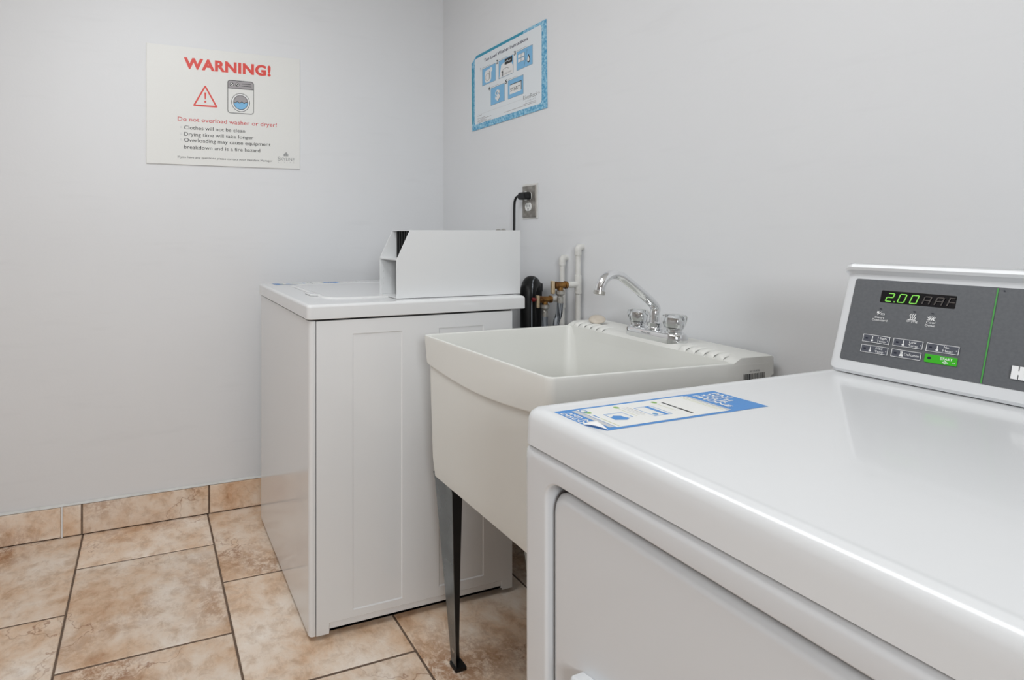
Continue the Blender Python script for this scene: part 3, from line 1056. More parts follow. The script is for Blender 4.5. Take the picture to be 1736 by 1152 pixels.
def riser(y, ztop, label, tee=None):
    t = thing('water_pipe', label, 'pipe', (PXC, y, 0.0))
    bm = bmesh.new()
    tube(bm, spline([(XW - 0.0005, y + 0.001, ztop - 0.007), (PXC + 0.007, y, ztop - 0.007), (PXC + 0.001, y, ztop - 0.012), (PXC, y, ztop - 0.022), (PXC, y, ztop - 0.032)], 5), 0.0102, 16)
    obj('elbow', bm, M['pipe'], t)
    bm = bmesh.new()
    tube(bm, [(PXC, y, 0.0), (PXC, y, 0.45), (PXC, y, ztop - 0.026)], 0.0080, 16)
    obj('upright', bm, M['pipe'], t)
    if tee:
        bm = bmesh.new()
        tube(bm, [(PXC, y, tee - 0.030), (PXC, y, tee - 0.029), (PXC, y, tee + 0.029), (PXC, y, tee + 0.030)], [0.008, 0.0102, 0.0102, 0.008], 16)
        tube(bm, [(PXC, y, tee), (PXC - 0.024, y + 0.006, tee - 0.001), (PXC - 0.034, y + 0.0085, tee - 0.0015)], [0.0098, 0.0098, 0.0082], 16)
        obj('tee', bm, M['pipe'], t)
    return t


def valve(o, d, label, wheel=False):
    """quarter-turn hose valve: o = where it leaves the pipe, d = outward direction"""
    o, d = Vector(o), Vector(d).normalized()
    t = thing('shutoff_valve', label, 'valve', o)
    at = lambda s, dz=0.0: o + d * s + Vector((0, 0, dz))
    bm = bmesh.new()
    lathe(bm, at(0.0), d, [(0, 0.0082), (0.006, 0.0082), (0.0062, 0.0118), (0.0125, 0.0122), (0.0127, 0.0098), (0.036, 0.0108), (0.041, 0.0120), (0.046, 0.0115), (0.048, 0.006)], 14)
    lathe(bm, at(0.028, -0.006), (0, 0, -1), [(0, 0.0090), (0.012, 0.0090)], 14)
    obj('valve_body', bm, M['brass'], t)
    bm = bmesh.new()
    lathe(bm, at(0.028, -0.016), (0, 0, -1), [(0, 0.0110), (0.002, 0.0145), (0.012, 0.0145), (0.014, 0.0110), (0.020, 0.0082)], 10)
    obj('coupling_nut', bm, M['nickel'], t)
    bm = bmesh.new()
    s = d.cross(Vector((0, 0, 1))).normalized()
    c = at(0.052)
    ring = lambda k, z0, z1, hw: [c + d * k + s * a + Vector((0, 0, b)) for a, b in ((-hw, z0), (hw, z0), (hw * 1.1, z1), (-hw * 1.1, z1))]
    loft(bm, [ring(-0.004, -0.026, 0.013, 0.0070), ring(0.003, -0.028, 0.014, 0.0075), ring(0.005, -0.026, 0.012, 0.006)], True, True)
    bmesh.ops.recalc_face_normals(bm, faces=bm.faces)
    obj('valve_lever', bm, M['brass_pale'], t, bevel=0.002)
    if wheel:
        bm = bmesh.new()
        lathe(bm, at(0.057), d, [(0, 0.004), (0.006, 0.004), (0.0062, 0.0065), (0.014, 0.0065), (0.015, 0.004)], 10)
        obj('stem_cap', bm, M['red'], t)['label'] = 'dark red cap'
    return at(0.028, -0.036)


riser(1.365, 1.0895, 'taller white-painted pipe on the sink wall, right one of two', tee=0.965)
riser(1.434, 1.0530, 'shorter white-painted pipe on the sink wall, left one of two', tee=0.912)
hd = (-0.95, 0.24, -0.02)
c1 = valve((PXC - 0.030, 1.365 + 0.0075, 0.9640), hd, 'higher brass hose valve with brown body beside the tall pipe')
c2 = valve((PXC - 0.030, 1.434 + 0.0075, 0.9110), hd, 'lower brass hose valve with a red cap near the washer', wheel=True)


def hose(top, pts, label):
    t = thing('supply_hose', label, 'hose', top, 'braided hoses on the brass valves')
    bm = bmesh.new()
    lathe(bm, top, (0, 0, -1), [(0, 0.0080), (0.002, 0.0095), (0.020, 0.0095), (0.022, 0.0085)], 14)
    obj('ferrule', bm, M['nickel'], t)
    bm = bmesh.new()
    tube(bm, spline([Vector(top) + Vector((0, 0, -0.020))] + pts, 6), 0.0098, 14)
    obj('braided_tube', bm, M['braid'], t)


hose(c1, [c1 + Vector((-0.001, 0.004, -0.055)), c1 + Vector((-0.006, 0.014, -0.10)), (1.243, 1.425, 0.70), (1.215, 1.430, 0.50), (1.150, 1.445, 0.38), (1.10, 1.465, 0.38)], 'braided grey hose curving down from the higher brass valve')
hose(c2, [c2 + Vector((0, 0.001, -0.06)), c2 + Vector((-0.002, 0.004, -0.13)), (1.205, 1.440, 0.68), (1.155, 1.450, 0.60), (1.130, 1.520, 0.56), (1.10, 1.60, 0.57)], 'braided grey hose hanging straight from the lower brass valve')

bm = bmesh.new()
circ = lambda r, z: [(1.260 + r * math.cos(2 * PI * k / 24), 1.536 + r * math.sin(2 * PI * k / 24), z) for k in range(24)]
loft(bm, [circ(0.0225, 0.001), circ(0.0245, 0.928), circ(0.0280, 0.928), circ(0.0280, 0.954), circ(0.0265, 0.954), circ(0.0215, 0.70)], True, True)
bmesh.ops.recalc_face_normals(bm, faces=bm.faces)
sp = obj('standpipe', bm, M['plastic_black'], loc=(1.260, 1.536, 0))
tag(sp, 'black plastic standpipe beside the washer drain hose', 'pipe')
dh = thing('drain_hose', 'thick black washer drain hose looped over into the standpipe', 'hose', (1.17, 1.53, 0.5))
bm = bmesh.new()
tube(bm, spline([(1.10, 1.62, 0.30), (1.15, 1.60, 0.34), (1.190, 1.53, 0.48), (1.203, 1.500, 0.70), (1.203, 1.497, 0.91), (1.211, 1.502, 0.943), (1.230, 1.514, 0.9575), (1.249, 1.527, 0.945), (1.260, 1.536, 0.915), (1.260, 1.536, 0.86)], 8), [0.0255] * 56 + [0.0255 - 0.0003 * k for k in range(17)], 20)
obj('hose_tube', bm, M['rubber'], dh)
bm = bmesh.new()
tube(bm, spline([(1.192, 1.475, 0.60), (1.1965, 1.4725, 0.75), (1.1985, 1.4720, 0.91), (1.206, 1.478, 0.957), (1.218, 1.487, 0.972), (1.226, 1.492, 0.977)], 6), 0.0018, 8)
obj('mould_seam', bm, M['braid'], dh)
nb = obj('pipe_stub', (lambda b: (lathe(b, (XW - 0.0005, 1.765, 1.1275), (-1, 0, 0), [(0, 0.017), (0.004, 0.017), (0.005, 0.011), (0.020, 0.011), (0.021, 0.0155), (0.030, 0.0150), (0.032, 0.006)], 18), b)[1])(bmesh.new()), M['nickel'], loc=(XW, 1.765, 1.1275))
tag(nb, 'small metal stub on the sink wall just above the coin box', 'pipe')

# ------------------------------------------------------------------ laundry tub
TX0, TX1, TY0, TY1 = 0.690, 1.288, 0.800, 1.280
tub = thing('laundry_tub', 'cream plastic laundry tub on metal legs between washer and dryer', 'sink', (0.99, 1.04, 0))


def warp(p):
    x, y, z = p
    t = max(0, min(1, (z - 0.5) / 0.36))
    a = (x - TX0) / (TX1 - TX0)
    b = (y - TY0) / (TY1 - TY0)
    dz = (0.0035 * (1 - b) - 0.001 * b) * (1 - a) + (-0.0095 * (1 - b) - 0.0015 * b) * a
    return (x, y, z + dz * t)


NC = 8


def ring3(x0, x1, y0, y1, r, z):
    return [(p[0], p[1], z) for p in rrect(x0, x1, y0, y1, r, NC)]


def subdiv_ring(ring, extra=8):
    """adds points along the straight runs"""
    out = []
    n = len(ring)
    for i in range(n):
        a, b = Vector(ring[i]), Vector(ring[(i + 1) % n])
        out.append(tuple(a))
        if (i + 1) % (NC + 1) == 0:
            for k in range(1, extra):
                out.append(tuple(a.lerp(b, k / extra)))
    return out


def bow(p, amt):
    """the lower edge of the apron hangs lower toward the middle of each side"""
    x, y, z = p
    a = (x - TX0) / (TX1 - TX0)
    b = (y - TY0) / (TY1 - TY0)
    s = max(math.sin(PI * max(0, min(1, b))) if a < 0.04 or a > 0.96 else 0, math.sin(PI * max(0, min(1, a))) if b < 0.05 or b > 0.95 else 0)
    return (x, y, z - amt * s)


RIM = 0.8595
spec = [(0.7125, 1.264, 0.8250, 1.2550, 0.012, 0.4915, 0), (0.7100, 1.267, 0.8225, 1.2575, 0.013, 0.4940, 0), (0.7050, 1.271, 0.8175, 1.2625, 0.016, 0.540, 0),
        (0.6995, 1.277, 0.8095, 1.2705, 0.020, 0.785, 0.02), (0.6990, 1.2775, 0.8090, 1.2710, 0.020, 0.7872, 0.02), (0.6945, 1.283, 0.8045, 1.2755, 0.022, 0.7885, 0.02), (0.6935, 1.284, 0.8035, 1.2765, 0.020, 0.7915, 0.02),
        (0.6905, TX1, 0.8005, 1.2795, 0.016, 0.853, 0), (0.6915, TX1, 0.8015, 1.2785, 0.015, RIM - 0.001, 0), (0.6945, TX1 - 0.002, 0.8045, 1.2755, 0.014, RIM, 0),
        (0.6985, 1.170, 0.8085, 1.2715, 0.014, RIM - 0.0008, 0), (0.7005, 1.168, 0.8105, 1.2695, 0.016, RIM - 0.004, 0),
        (0.7030, 1.166, 0.8130, 1.2670, 0.022, RIM - 0.03, 0), (0.7180, 1.155, 0.8320, 1.2480, 0.045, 0.60, 0), (0.7300, 1.148, 0.8400, 1.2400, 0.06, 0.530, 0), (0.7600, 1.12, 0.8700, 1.2100, 0.06, 0.512, 0)]
bm = bmesh.new()
rings = []
for x0, x1, y0, y1, r, z, bw in spec:
    rg = subdiv_ring(ring3(x0, x1, y0, y1, r, z))
    rings.append([warp(bow(p, bw)) for p in rg])
loft(bm, rings, True, True)
# raised back ledge with chamfered front, full width
DK = 0.8710
prof = [(1.166, RIM - 0.035), (1.1665, RIM + 0.0005), (1.172, RIM + 0.0035), (1.189, DK), (1.284, DK), (1.2885, DK - 0.004), (1.2885, 0.83), (1.27, 0.82)]
rows = []
for yy, ins in ((TY0 + 0.0011, 0.003), (TY0 + 0.004, 0.0), (TY1 - 0.004, 0.0), (TY1 - 0.0011, 0.003)):
    rows.append([warp((xx, yy, zz - ins * (0.5 if zz > RIM else 0))) for xx, zz in prof])
loft(bm, rows, True, True)
bmesh.ops.recalc_face_normals(bm, faces=bm.faces)
obj('basin', bm, M['tub'], tub, angle=38)
for yy in [0.825 + 0.0215 * i for i in range(5)] + [1.152 + 0.0215 * i for i in range(5)]:
    bm = bmesh.new()
    pts = [(1.1665, RIM - 0.003), (1.1672, RIM + 0.0055), (1.1720, RIM + 0.0105), (1.1860, DK + 0.0024), (1.210, DK + 0.0020), (1.216, DK - 0.001)]
    rws = []
    for dy, dz in ((0, -0.004), (0.003, -0.0008), (0.006, 0), (0.011, 0), (0.0145, -0.0008), (0.017, -0.004)):
        rws.append([warp((xx, yy + dy, zz + dz)) for xx, zz in pts])
    loft(bm, rws, closed=False)
    bmesh.ops.recalc_face_normals(bm, faces=bm.faces)
    obj('soap_ridge', bm, M['tub'], tub, angle=60)
bm = bmesh.new()
lathe(bm, (0.94, 1.04, 0.5135), (0, 0, 1), [(0, 0.045), (0.003, 0.042), (0.003, 0.028), (0.001, 0.026)], 24)
obj('drain_strainer', bm, M['nickel'], tub)
bm = bmesh.new()
tube(bm, [(0.94, 1.04, 0.49), (0.94, 1.04, 0.30)], 0.022, 16)
tube(bm, spline([(0.94, 1.04, 0.31), (0.94, 1.04, 0.24), (0.98, 1.04, 0.21), (1.03, 1.04, 0.24), (1.06, 1.04, 0.30), (1.12, 1.04, 0.33), (XW - 0.013, 1.04, 0.33)], 6), 0.020, 14)
obj('drain_trap', bm, M['pipe'], tub)


def leg(cx, cy, sx, sy):
    """tapered angle-iron leg: outer corner at (cx, cy), flanges run along sx and sy"""
    bm = bmesh.new()
    th = 0.0022
    def sec(z, lean, w):
        x, y = cx + sx * lean, cy + sy * lean
        return [(x, y, z), (x + sx * w, y, z), (x + sx * w, y + sy * th, z), (x + sx * th, y + sy * th, z), (x + sx * th, y + sy * w, z), (x, y + sy * w, z)]
    rg = [sec(0.497, -0.004, 0.088), sec(0.475, 0.0, 0.084), sec(0.25, 0.015, 0.052), sec(0.05, 0.028, 0.027), sec(0.010, 0.030, 0.025)]
    loft(bm, rg, True, True)
    bmesh.ops.recalc_face_normals(bm, faces=bm.faces)
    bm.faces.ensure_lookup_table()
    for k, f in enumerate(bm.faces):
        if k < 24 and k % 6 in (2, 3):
            f.material_index = 1  # inner flange faces coloured black for the shade inside the leg
    o = obj('leg', bm, [M['steel'], M['black_shade']], tub, bevel=0.0006, seg=1, angle=30)
    fx, fy = cx + sx * 0.030, cy + sy * 0.030
    bm = bmesh.new()
    a, b = sorted((fx - sx * 0.003, fx + sx * 0.030))
    c, d2 = sorted((fy - sy * 0.003, fy + sy * 0.028))
    box(bm, a, b, c, d2, 0.0005, 0.011)
    obj('rubber_foot', bm, M['rubber'], o, bevel=0.002)
    bm = bmesh.new()
    lathe(bm, (fx - sx * 0.0002, fy + sy * 0.013, 0.048), (-sx, 0, 0), [(0, 0.0062), (0.0015, 0.0058), (0.003, 0.003)], 14)
    obj('bolt', bm, M['nickel'], o)
    return o


leg(0.7190, 1.2640, 1, -1)
leg(0.7190, 0.8200, 1, 1)
leg(1.2560, 1.2480, -1, -1)
leg(1.2560, 0.8320, -1, 1)
# barcode on the near side of the rim
F = Flat((1.190, 0.8008, 0.8400), (1, 0, 0), (0, 0, -1))
random.seed(11)
F.text('067 175 4738', 0.0225, 0.053, 0.0095, 0.0038, M['p_midgrey'], 0.0006)
u = 0.005
while u < 0.068:
    w = random.choice((0.0008, 0.0008, 0.0016, 0.0024))
    F.rect(u, 0.0125, u + w, 0.030, M['p_black'], 0.0006)
    u += w + random.choice((0.0008, 0.0012, 0.002))
F.done('barcode', tub, 'black printed barcode near the back of the rim')

# small beige stopper leaning on the ledge
st = bmesh.new()
lathe(st, (1.218, 1.218, 0.876), Vector((-0.30, -0.20, 0.93)), [(-0.004, 0.011), (0.0, 0.017), (0.002, 0.0215), (0.005, 0.0222), (0.009, 0.019), (0.0115, 0.012), (0.0125, 0.003)], 28)
t = thing('drain_stopper', 'small beige rubber sink stopper lying on the back ledge of the tub', 'stopper', (1.218, 1.218, 0.871))
obj('stopper_disc', st, M['soap'], t)
bm = bmesh.new()
lathe(bm, (1.213, 1.214, 0.8712), (0, 0, 1), [(0, 0.012), (0.004, 0.014)], 18)
obj('stopper_underside', bm, M['dark'], t)

# ------------------------------------------------------------------ faucet
fx, fy, fz = 1.206, 1.020, 0.8655
fa = thing('faucet', 'chrome utility faucet with angled spout on the back ledge of the tub', 'faucet', (fx, fy, fz))
bm = bmesh.new()
cap = lambda hx, hy, z: [(p[0], p[1], z) for p in rrect(fx - hx, fx + hx, fy - hy, fy + hy, min(hx, hy) * 0.98, 8)]
loft(bm, [cap(0.027, 0.079, fz - 0.004), cap(0.0272, 0.0792, fz + 0.006), cap(0.0262, 0.0780, fz + 0.014), cap(0.0235, 0.0755, fz + 0.0195), cap(0.018, 0.070, fz + 0.0215)], True, True)
base = obj('base_plate', bm, M['chrome'], fa, angle=45)
F = Flat((fx - 0.0275, fy + 0.022, fz + 0.0125), (0, -1, 0), (0, 0, -1))
F.text('WALTEC', 0.003, 0.030, 0.002, 0.0042, M['p_midgrey'], 0.0002, bold=0.01)
F.done('lettering', base)
bm = bmesh.new()
lathe(bm, (fx - 0.004, fy, fz + 0.021), (0, 0, 1), [(0, 0.0170), (0.003, 0.0175), (0.006, 0.0165), (0.0075, 0.0150), (0.0080, 0.0168), (0.0165, 0.0168), (0.0180, 0.0140), (0.0195, 0.0115)], 12)
obj('spout_nut', bm, M['chrome'], fa, angle=30)
bm = bmesh.new()
path = spline([(fx - 0.004, fy, fz + 0.036), (fx - 0.003, fy, fz + 0.060), (fx + 0.000, fy, fz + 0.073), (fx - 0.011, fy, fz + 0.086), (fx - 0.040, fy, fz + 0.108), (fx - 0.098, fy, fz + 0.1475),
               (fx - 0.122, fy, fz + 0.1590), (fx - 0.144, fy, fz + 0.1600), (fx - 0.164, fy, fz + 0.1500), (fx - 0.175, fy, fz + 0.1340), (fx - 0.179, fy, fz + 0.1210)], 7)  # spout points back-projected from image pixels onto its upright plane
tube(bm, path, 0.0110, 20)
spt = obj('spout', bm, M['chrome'], fa)
bm = bmesh.new()
lathe(bm, (fx - 0.1785, fy, fz + 0.1230), (-0.22, 0, -1), [(0, 0.0100), (0.001, 0.0128), (0.0085, 0.0128), (0.0095, 0.0100)], 24)
obj('aerator', bm, M['nickel'], spt)
for k, yy in enumerate((fy + 0.051, fy - 0.051)):
    bm = bmesh.new()
    lathe(bm, (fx, yy, fz + 0.019), (0, 0, 1), [(0, 0.0215), (0.003, 0.021), (0.005, 0.017), (0.009, 0.0165), (0.0105, 0.0185), (0.013, 0.0185)], 24)
    hd_ = obj('handle_collar', bm, M['chrome'], fa)
    z0 = fz + 0.0315
    lob = lambda r, z, amp, n=48: [(fx + (r + amp * math.cos(4 * a + 0.6 + k)) * math.cos(a), yy + (r + amp * math.cos(4 * a + 0.6 + k)) * math.sin(a), z) for a in [2 * PI * i / n for i in range(n)]]
    bm = bmesh.new()
    loft(bm, [lob(0.0170, z0, 0.0006), lob(0.0205, z0 + 0.002, 0.0010), lob(0.0235, z0 + 0.012, 0.0018), lob(0.0258, z0 + 0.022, 0.0027), lob(0.0258, z0 + 0.027, 0.0030), lob(0.0235, z0 + 0.0315, 0.0028), lob(0.0165, z0 + 0.0330, 0.0014), lob(0.004, z0 + 0.0325, 0.0003)], True, True)
    h = obj('handle', bm, M['acrylic'], fa, wn=False)
    h['label'] = 'clear lobed knob with chrome core, ' + ('left one' if k == 0 else 'right one')
    bm = bmesh.new()
    loft(bm, [lob(0.0150, z0 + 0.0020, 0.0004), lob(0.0175, z0 + 0.006, 0.0008), lob(0.0190, z0 + 0.018, 0.0020), lob(0.0165, z0 + 0.0255, 0.0022), lob(0.010, z0 + 0.029, 0.0010), lob(0.002, z0 + 0.0298, 0.0002)], True, True)
    obj('chrome_core', bm, M['chrome'], h)

# ------------------------------------------------------------------ dryer
DX, DN, DF = 0.428, 0.541, -0.143
DB = 1.145
dr = thing('dryer', 'white front-loading coin dryer with grey lit control console in the foreground', 'dryer', ((DX + DB) / 2, (DN + DF) / 2, 0))
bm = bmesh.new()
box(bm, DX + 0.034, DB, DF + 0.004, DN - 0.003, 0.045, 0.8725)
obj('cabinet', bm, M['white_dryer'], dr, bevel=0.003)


def yz(x, a0, a1, b0, b1, r, n=8):
    return [(x, p[0], p[1]) for p in rrect(a0, a1, b0, b1, r, n)]


bm = bmesh.new()
oy0, oy1, oz0, oz1 = DF + 0.038, 0.5005, 0.10, 0.8465
loft(bm, [yz(DX + 0.032, DF + 0.001, DN - 0.0005, 0.045, 0.8735, 0.006), yz(DX + 0.010, DF, DN, 0.045, 0.8748, 0.007), yz(DX + 0.004, DF + 0.0015, DN - 0.0015, 0.046, 0.8735, 0.008),
          yz(DX + 0.001, DF + 0.005, DN - 0.005, 0.049, 0.8685, 0.010), yz(DX, DF + 0.009, DN - 0.009, 0.053, 0.8640, 0.012),
          yz(DX, oy0 - 0.0050, oy1 + 0.0050, oz0 - 0.004, oz1 + 0.0025, 0.024), yz(DX + 0.001, oy0 - 0.0030, oy1 + 0.0030, oz0 - 0.002, oz1 + 0.0010, 0.0225), yz(DX + 0.004, oy0 - 0.0015, oy1 + 0.0015, oz0, oz1, 0.020), yz(DX + 0.030, oy0, oy1, oz0, oz1 + 0.0, 0.020)])
bmesh.ops.recalc_face_normals(bm, faces=bm.faces)
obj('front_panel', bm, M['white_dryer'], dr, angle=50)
obj('recess_shade_sheet', newbox(DX + 0.0305, DX + 0.0325, oy0 - 0.004, oy1 + 0.004, oz0 - 0.004, oz1 + 0.008), M['dark'], dr, smooth=False)  # black sheet that paints in the shade of the gap round the door
bm = bmesh.new()
dy0, dy1, dz0, dz1 = oy0 + 0.004, oy1 - 0.0035, oz0 + 0.004, oz1 - 0.0085
loft(bm, [yz(DX + 0.0145, dy0, dy1, dz0, dz1 + 0.001, 0.020), yz(DX + 0.0120, dy0, dy1, dz0, dz1 + 0.001, 0.020), yz(DX + 0.0085, dy0 + 0.001, dy1 - 0.001, dz0 + 0.001, dz1 - 0.002, 0.020),
          yz(DX + 0.0060, dy0 + 0.003, dy1 - 0.003, dz0 + 0.003, dz1 - 0.006, 0.020), yz(DX + 0.0050, dy0 + 0.007, dy1 - 0.007, dz0 + 0.007, dz1 - 0.011, 0.019)], True, True)
bmesh.ops.recalc_face_normals(bm, faces=bm.faces)
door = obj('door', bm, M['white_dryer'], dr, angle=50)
bm = bmesh.new()
hp = [(0.4545, 0.660), (0.4520, 0.6660), (0.4400, 0.6690), (0.40, 0.6705), (0.25, 0.6705), (0.214, 0.6660), (0.210, 0.655), (0.240, 0.628), (0.420, 0.628), (0.446, 0.640)]
loft(bm, [[(DX + 0.0052, a, b) for a, b in hp], [(DX - 0.010, a, b) for a, b in hp], [(DX - 0.013, 0.332 + (a - 0.332) * 0.975, 0.65 + (b - 0.65) * 0.86) for a, b in hp]], True, True)
bmesh.ops.recalc_face_normals(bm, faces=bm.faces)
obj('door_handle', bm, M['white_dryer'], door, bevel=0.0015)
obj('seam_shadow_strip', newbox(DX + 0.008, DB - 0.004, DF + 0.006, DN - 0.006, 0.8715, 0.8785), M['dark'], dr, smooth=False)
bm = bmesh.new()
tz = 0.9195
tp = lambda i, z: [(p[0], p[1], z) for p in rrect(DX - 0.0008 + i, DB - i, DF - 0.003 + i, DN + 0.002 - i, 0.016, 6)]
loft(bm, [tp(0.002, 0.8757), tp(0.0, 0.8768), tp(0.0005, 0.8960), tp(0.0010, 0.9070), tp(0.0030, 0.9135), tp(0.0070, 0.9178), tp(0.0120, 0.9195), tp(0.0160, 0.9196), tp(0.0190, 0.9191), tp(0.0230, 0.9190)], True, True)
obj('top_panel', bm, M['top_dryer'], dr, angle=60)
sticker(dr, (0.7035, 0.5095, 0.9190), (0, -1, 0), (-1, 0, 0), 0.0665, 0.2590, label='blue and white pay sticker with one peeled corner')
for ffx in (DX + 0.06, DB - 0.06):
    for ffy in (DF + 0.06, DN - 0.06):
        bm = bmesh.new()
        lathe(bm, (ffx, ffy, 0.0005), (0, 0, 1), [(0, 0.020), (0.012, 0.020), (0.016, 0.012), (0.046, 0.010)], 14)
        obj('foot', bm, M['rubber'], dr)

# control console
n_up = Vector((0.3233, 0, 0.9463))
b0 = Vector((0.9769, 0.53, 0.9230))
cp = lambda v, o=0.0: (b0 + n_up * v + Vector((-0.9463, 0, 0.3233)) * o)
prof = [(cp(-0.0005)[0] + 0.003, 0.9205), (cp(0.002)[0], cp(0.002)[2]), (cp(0.020)[0], cp(0.020)[2]), (cp(0.1450)[0], cp(0.1450)[2]), (cp(0.1490, 0.0008)[0], cp(0.1490, 0.0008)[2]),
        (cp(0.1515, 0.004)[0], cp(0.1515, 0.004)[2]), (cp(0.1530, 0.010)[0], cp(0.1530, 0.010)[2]), (cp(0.1565, 0.0130)[0], cp(0.1565, 0.0130)[2]), (cp(0.1610, 0.0120)[0], cp(0.1610, 0.0120)[2]), (cp(0.1645, 0.0075)[0], cp(0.1645, 0.0075)[2]),
        (cp(0.1660, 0.0)[0], cp(0.1660, 0.0)[2] - 0.0005), (1.066, 1.0805), (1.080, 1.0740), (1.088, 1.062), (1.092, 0.9205)]
cxm, czm = 1.03, 1.00
rows = []
for yy, s in ((0.5305, 0.940), (0.5295, 0.968), (0.5270, 0.988), (0.5225, 1.0), (DF + 0.008, 1.0), (DF + 0.003, 0.988), (DF + 0.0005, 0.968), (DF - 0.0005, 0.940)):
    rows.append([(cxm + (a - cxm) * s, yy, max(0.9203, czm + (c - czm) * s)) for a, c in prof])
bm = bmesh.new()
loft(bm, rows, True, True)
bmesh.ops.recalc_face_normals(bm, faces=bm.faces)
con = obj('control_console', bm, M['white_dryer'], dr, angle=32)
con['label'] = 'white sloped console with grey control panel'
Ub, Vb = Vector((0, -1, 0)), n_up
F = Flat(b0, Ub, Vb, vdown=False)


def slab(name, u0, u1, v0, v1, w0, w1, m, r=0.002, label=None):
    bm = bmesh.new()
    loft(bm, [[F.P(a, b, w) for a, b in rrect(u0 + i, u1 - i, v0 + i, v1 - i, r, 4)] for w, i in ((w0, 0), (w1 - 0.0002, 0), (w1, 0.0003))], True, True)
    bmesh.ops.recalc_face_normals(bm, faces=bm.faces)
    o = obj(name, bm, m, con)
    if label:
        o['label'] = label
    return o


slab('control_face', 0.0098, 0.660, 0.0165, 0.1418, 0.0003, 0.0012, M['panel_grey'], 0.003)
slab('display_window', 0.0426, 0.1203, 0.1084, 0.1265, 0.0012, 0.0016, M['display'], 0.0015, 'black display window showing 2.00')
F.O = b0 + F.N * 0.0017


def seven(u, v, w, h, segs, m, sl=0.0022):
    t = 0.0013
    q = lambda a, b: (u + a * w + b * sl, v + b * h)
    g = {'a': ((0.15, 1), (0.85, 1)), 'b': ((1, 0.94), (1, 0.56)), 'c': ((1, 0.44), (1, 0.06)), 'd': ((0.15, 0), (0.85, 0)), 'e': ((0, 0.44), (0, 0.06)), 'f': ((0, 0.94), (0, 0.56)), 'g': ((0.15, 0.5), (0.85, 0.5))}
    for s in segs:
        a, b = g[s]
        F.line(q(*a), q(*b), t if s in 'adg' else 0.0012, m)


for uu, sg in ((0.0490, 'abged'), (0.0622, 'abcdef'), (0.0750, 'abcdef')):
    seven(uu, 0.1105, 0.0068, 0.0118, sg, M['seg_on'])
    if sg == 'abged':
        F.rect(0.0582, 0.1096, 0.0596, 0.1112, M['seg_on'])
    F.done('lit_digit', con, 'glowing green digit')
for uu, sg in ((0.0880, 'abcefg'), (0.1003, 'abcefg'), (0.1125, 'gef')):
    seven(uu, 0.1112, 0.0066, 0.0106, sg, M['seg_off'])
    if sg == 'gef':
        F.line((0.1145, 0.1222), (0.1188, 0.1222), 0.0012, M['seg_off'], 0.0006)
    F.done('unlit_digit', con)
F.O = b0 + F.N * 0.0013
W_ = M['p_white']
for s, a, b, v in (('Insert', 0.0412, 0.0518, 0.0842), ('Coin/card', 0.0381, 0.0555, 0.0803), ('Drying', 0.0762, 0.0872, 0.0838), ('Cool', 0.0958, 0.1046, 0.0850), ('Down', 0.0952, 0.1050, 0.0808)):
    F.text(s, a, b, v, 0.0030, W_, bold=0.005)
    F.done('lettering', con)
F.line((0.0435, 0.0895), (0.0475, 0.0945), 0.0006, W_)
F.rect(0.0425, 0.0915, 0.0448, 0.0945, W_)
F.frame(0.0470, 0.0898, 0.0512, 0.0922, 0.0005, W_)
F.done('payment_icon', con)
for c in (0.0790, 0.0812, 0.0834):
    F.path([(c, 0.0885), (c + 0.0008, 0.0905), (c - 0.0008, 0.0930), (c + 0.0006, 0.0955)], 0.0008, W_)
F.rect(0.0775, 0.0868, 0.0850, 0.0878, W_)
F.done('drying_icon', con)
for c in (0.0980, 0.1000, 0.1020):
    F.path([(c, 0.0890), (c + 0.0008, 0.0905), (c - 0.0008, 0.0925), (c + 0.0006, 0.0945)], 0.0008, W_)
F.line((0.0962, 0.0895), (0.1040, 0.0935), 0.0007, W_)
F.line((0.0962, 0.0935), (0.1040, 0.0895), 0.0007, W_, 0.0005)
F.done('cooling_icon', con)
for c, v in ((0.0457, 0.0985), (0.0820, 0.0992), (0.1005, 0.0992)):
    F.rect(c - 0.0012, v - 0.0006, c + 0.0012, v + 0.0006, M['led'])
    F.done('indicator_light', con)
F.disc(0.1610, 0.1375, 0.0009, M['led'], n=10)
F.done('sensor_hole', con)
F.O = b0 + F.N * 0.0012
btns = [('High', 'Temp', 0.0326, 0.0627, 0.0475, 0.0587), ('Med', 'Temp', 0.0326, 0.0630, 0.0322, 0.0432), ('Low', 'Temp', 0.0664, 0.0972, 0.0478, 0.0588),
        ('Delicates', '', 0.0666, 0.0974, 0.0324, 0.0432), ('No', 'Heat', 0.1006, 0.1317, 0.0474, 0.0586)]
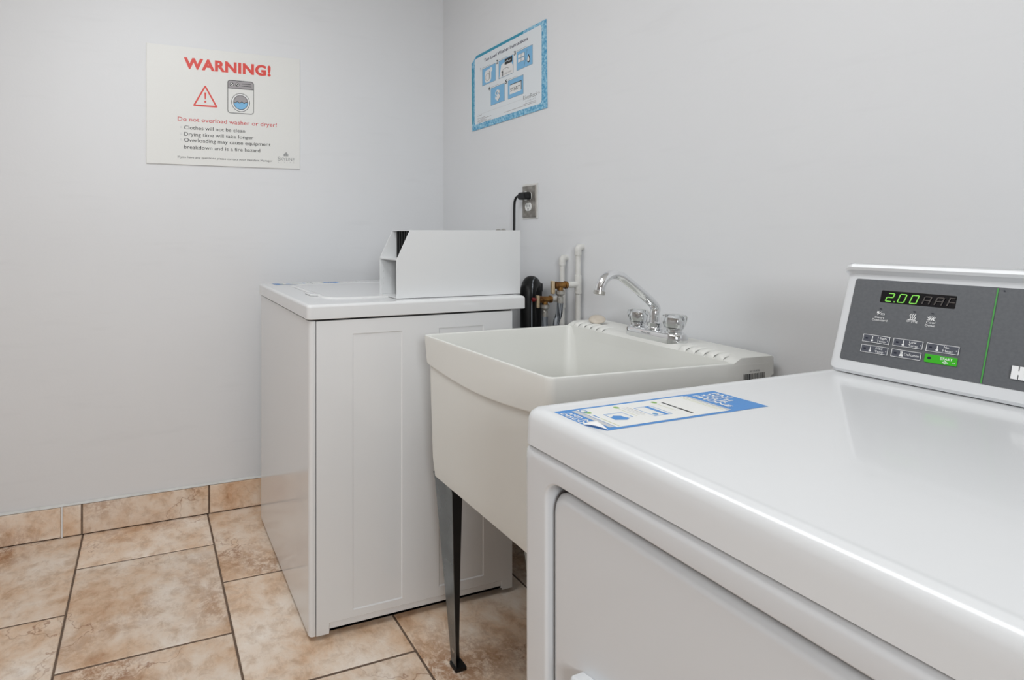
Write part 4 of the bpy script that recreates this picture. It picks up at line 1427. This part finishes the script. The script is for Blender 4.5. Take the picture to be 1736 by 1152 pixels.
for a, b, u0, u1, v0, v1 in btns:
    bo = slab('button', u0, u1, v0, v1, 0.0, 0.0010, M['btn'], 0.0008)
    F.frame(u0, v0, u1, v1, 0.0006, W_, 0.0012)
    F.rect(u0 + 0.0030, (v0 + v1) / 2 - 0.0011, u0 + 0.0058, (v0 + v1) / 2 + 0.0011, M['led'], 0.0012)
    um = u0 + 0.0108
    F.rect(um - 0.0005, v0 + 0.0035, um + 0.0005, v1 - 0.0020, W_, 0.0012)
    if a == 'Delicates':
        F.poly([(um - 0.0022, v0 + 0.0020), (um + 0.0022, v0 + 0.0020), (um + 0.0010, v0 + 0.0060), (um + 0.0014, v1 - 0.002), (um - 0.0014, v1 - 0.002), (um - 0.0010, v0 + 0.0060)], W_, 0.0012)
        F.text(a, um + 0.0030, u1 - 0.0024, v0 + 0.0040, 0.0034, W_, 0.0012)
    else:
        F.disc(um, v0 + 0.0030, 0.0014, W_, 0.0012, 12)
        F.text(a, u0 + 0.0168, u0 + 0.0168 + 0.0024 * len(a), v0 + 0.0064, 0.0031, W_, 0.0012)
        F.text(b, u0 + 0.0162, u0 + 0.0258, v0 + 0.0018, 0.0031, W_, 0.0012)
    F.rect(u1 - 0.0026, v0 + 0.0046, u1 - 0.0018, v0 + 0.0056, W_, 0.0012)
    F.done('button_print', con)
slab('start_button', 0.1010, 0.1318, 0.0324, 0.0434, 0.0, 0.0011, M['start'], 0.0008, 'bright green start button')
F.text('START', 0.1160, 0.1275, 0.0382, 0.0034, W_, 0.0013, bold=0.012)
F.path([(0.1186, 0.0352), (0.1212, 0.0370), (0.1238, 0.0352), (0.1212, 0.0334)], 0.0005, W_, 0.0013, close=True)
F.line((0.1212, 0.0345), (0.1212, 0.0359), 0.0006, W_, 0.0013)
F.path([(0.1280, 0.0358), (0.1300, 0.0358), (0.1300, 0.0366)], 0.0005, W_, 0.0013)
F.disc(0.1055, 0.0383, 0.0019, M['led'], 0.0013, 12)
F.done('button_print', con)
F.rect(0.1546, 0.0170, 0.1560, 0.1405, M['stripe'])
F.done('accent_stripe', con, 'thin green upright line')
bm = bmesh.new()
F.O = b0.copy()
for (a0, a1, c0, c1) in ((0.1786, 0.1838, 0.0290, 0.0450), (0.1848, 0.1900, 0.0290, 0.0450), (0.1838, 0.1848, 0.0345, 0.0395)):
    loft(bm, [[F.P(u_, v_, w) for u_, v_ in ((a0, c0), (a1, c0), (a1, c1), (a0, c1))] for w in (0.0020, 0.0050)], True, True)
bmesh.ops.recalc_face_normals(bm, faces=bm.faces)
obj('logo_letter', bm, M['p_white'], con)['label'] = 'raised white letter H badge'
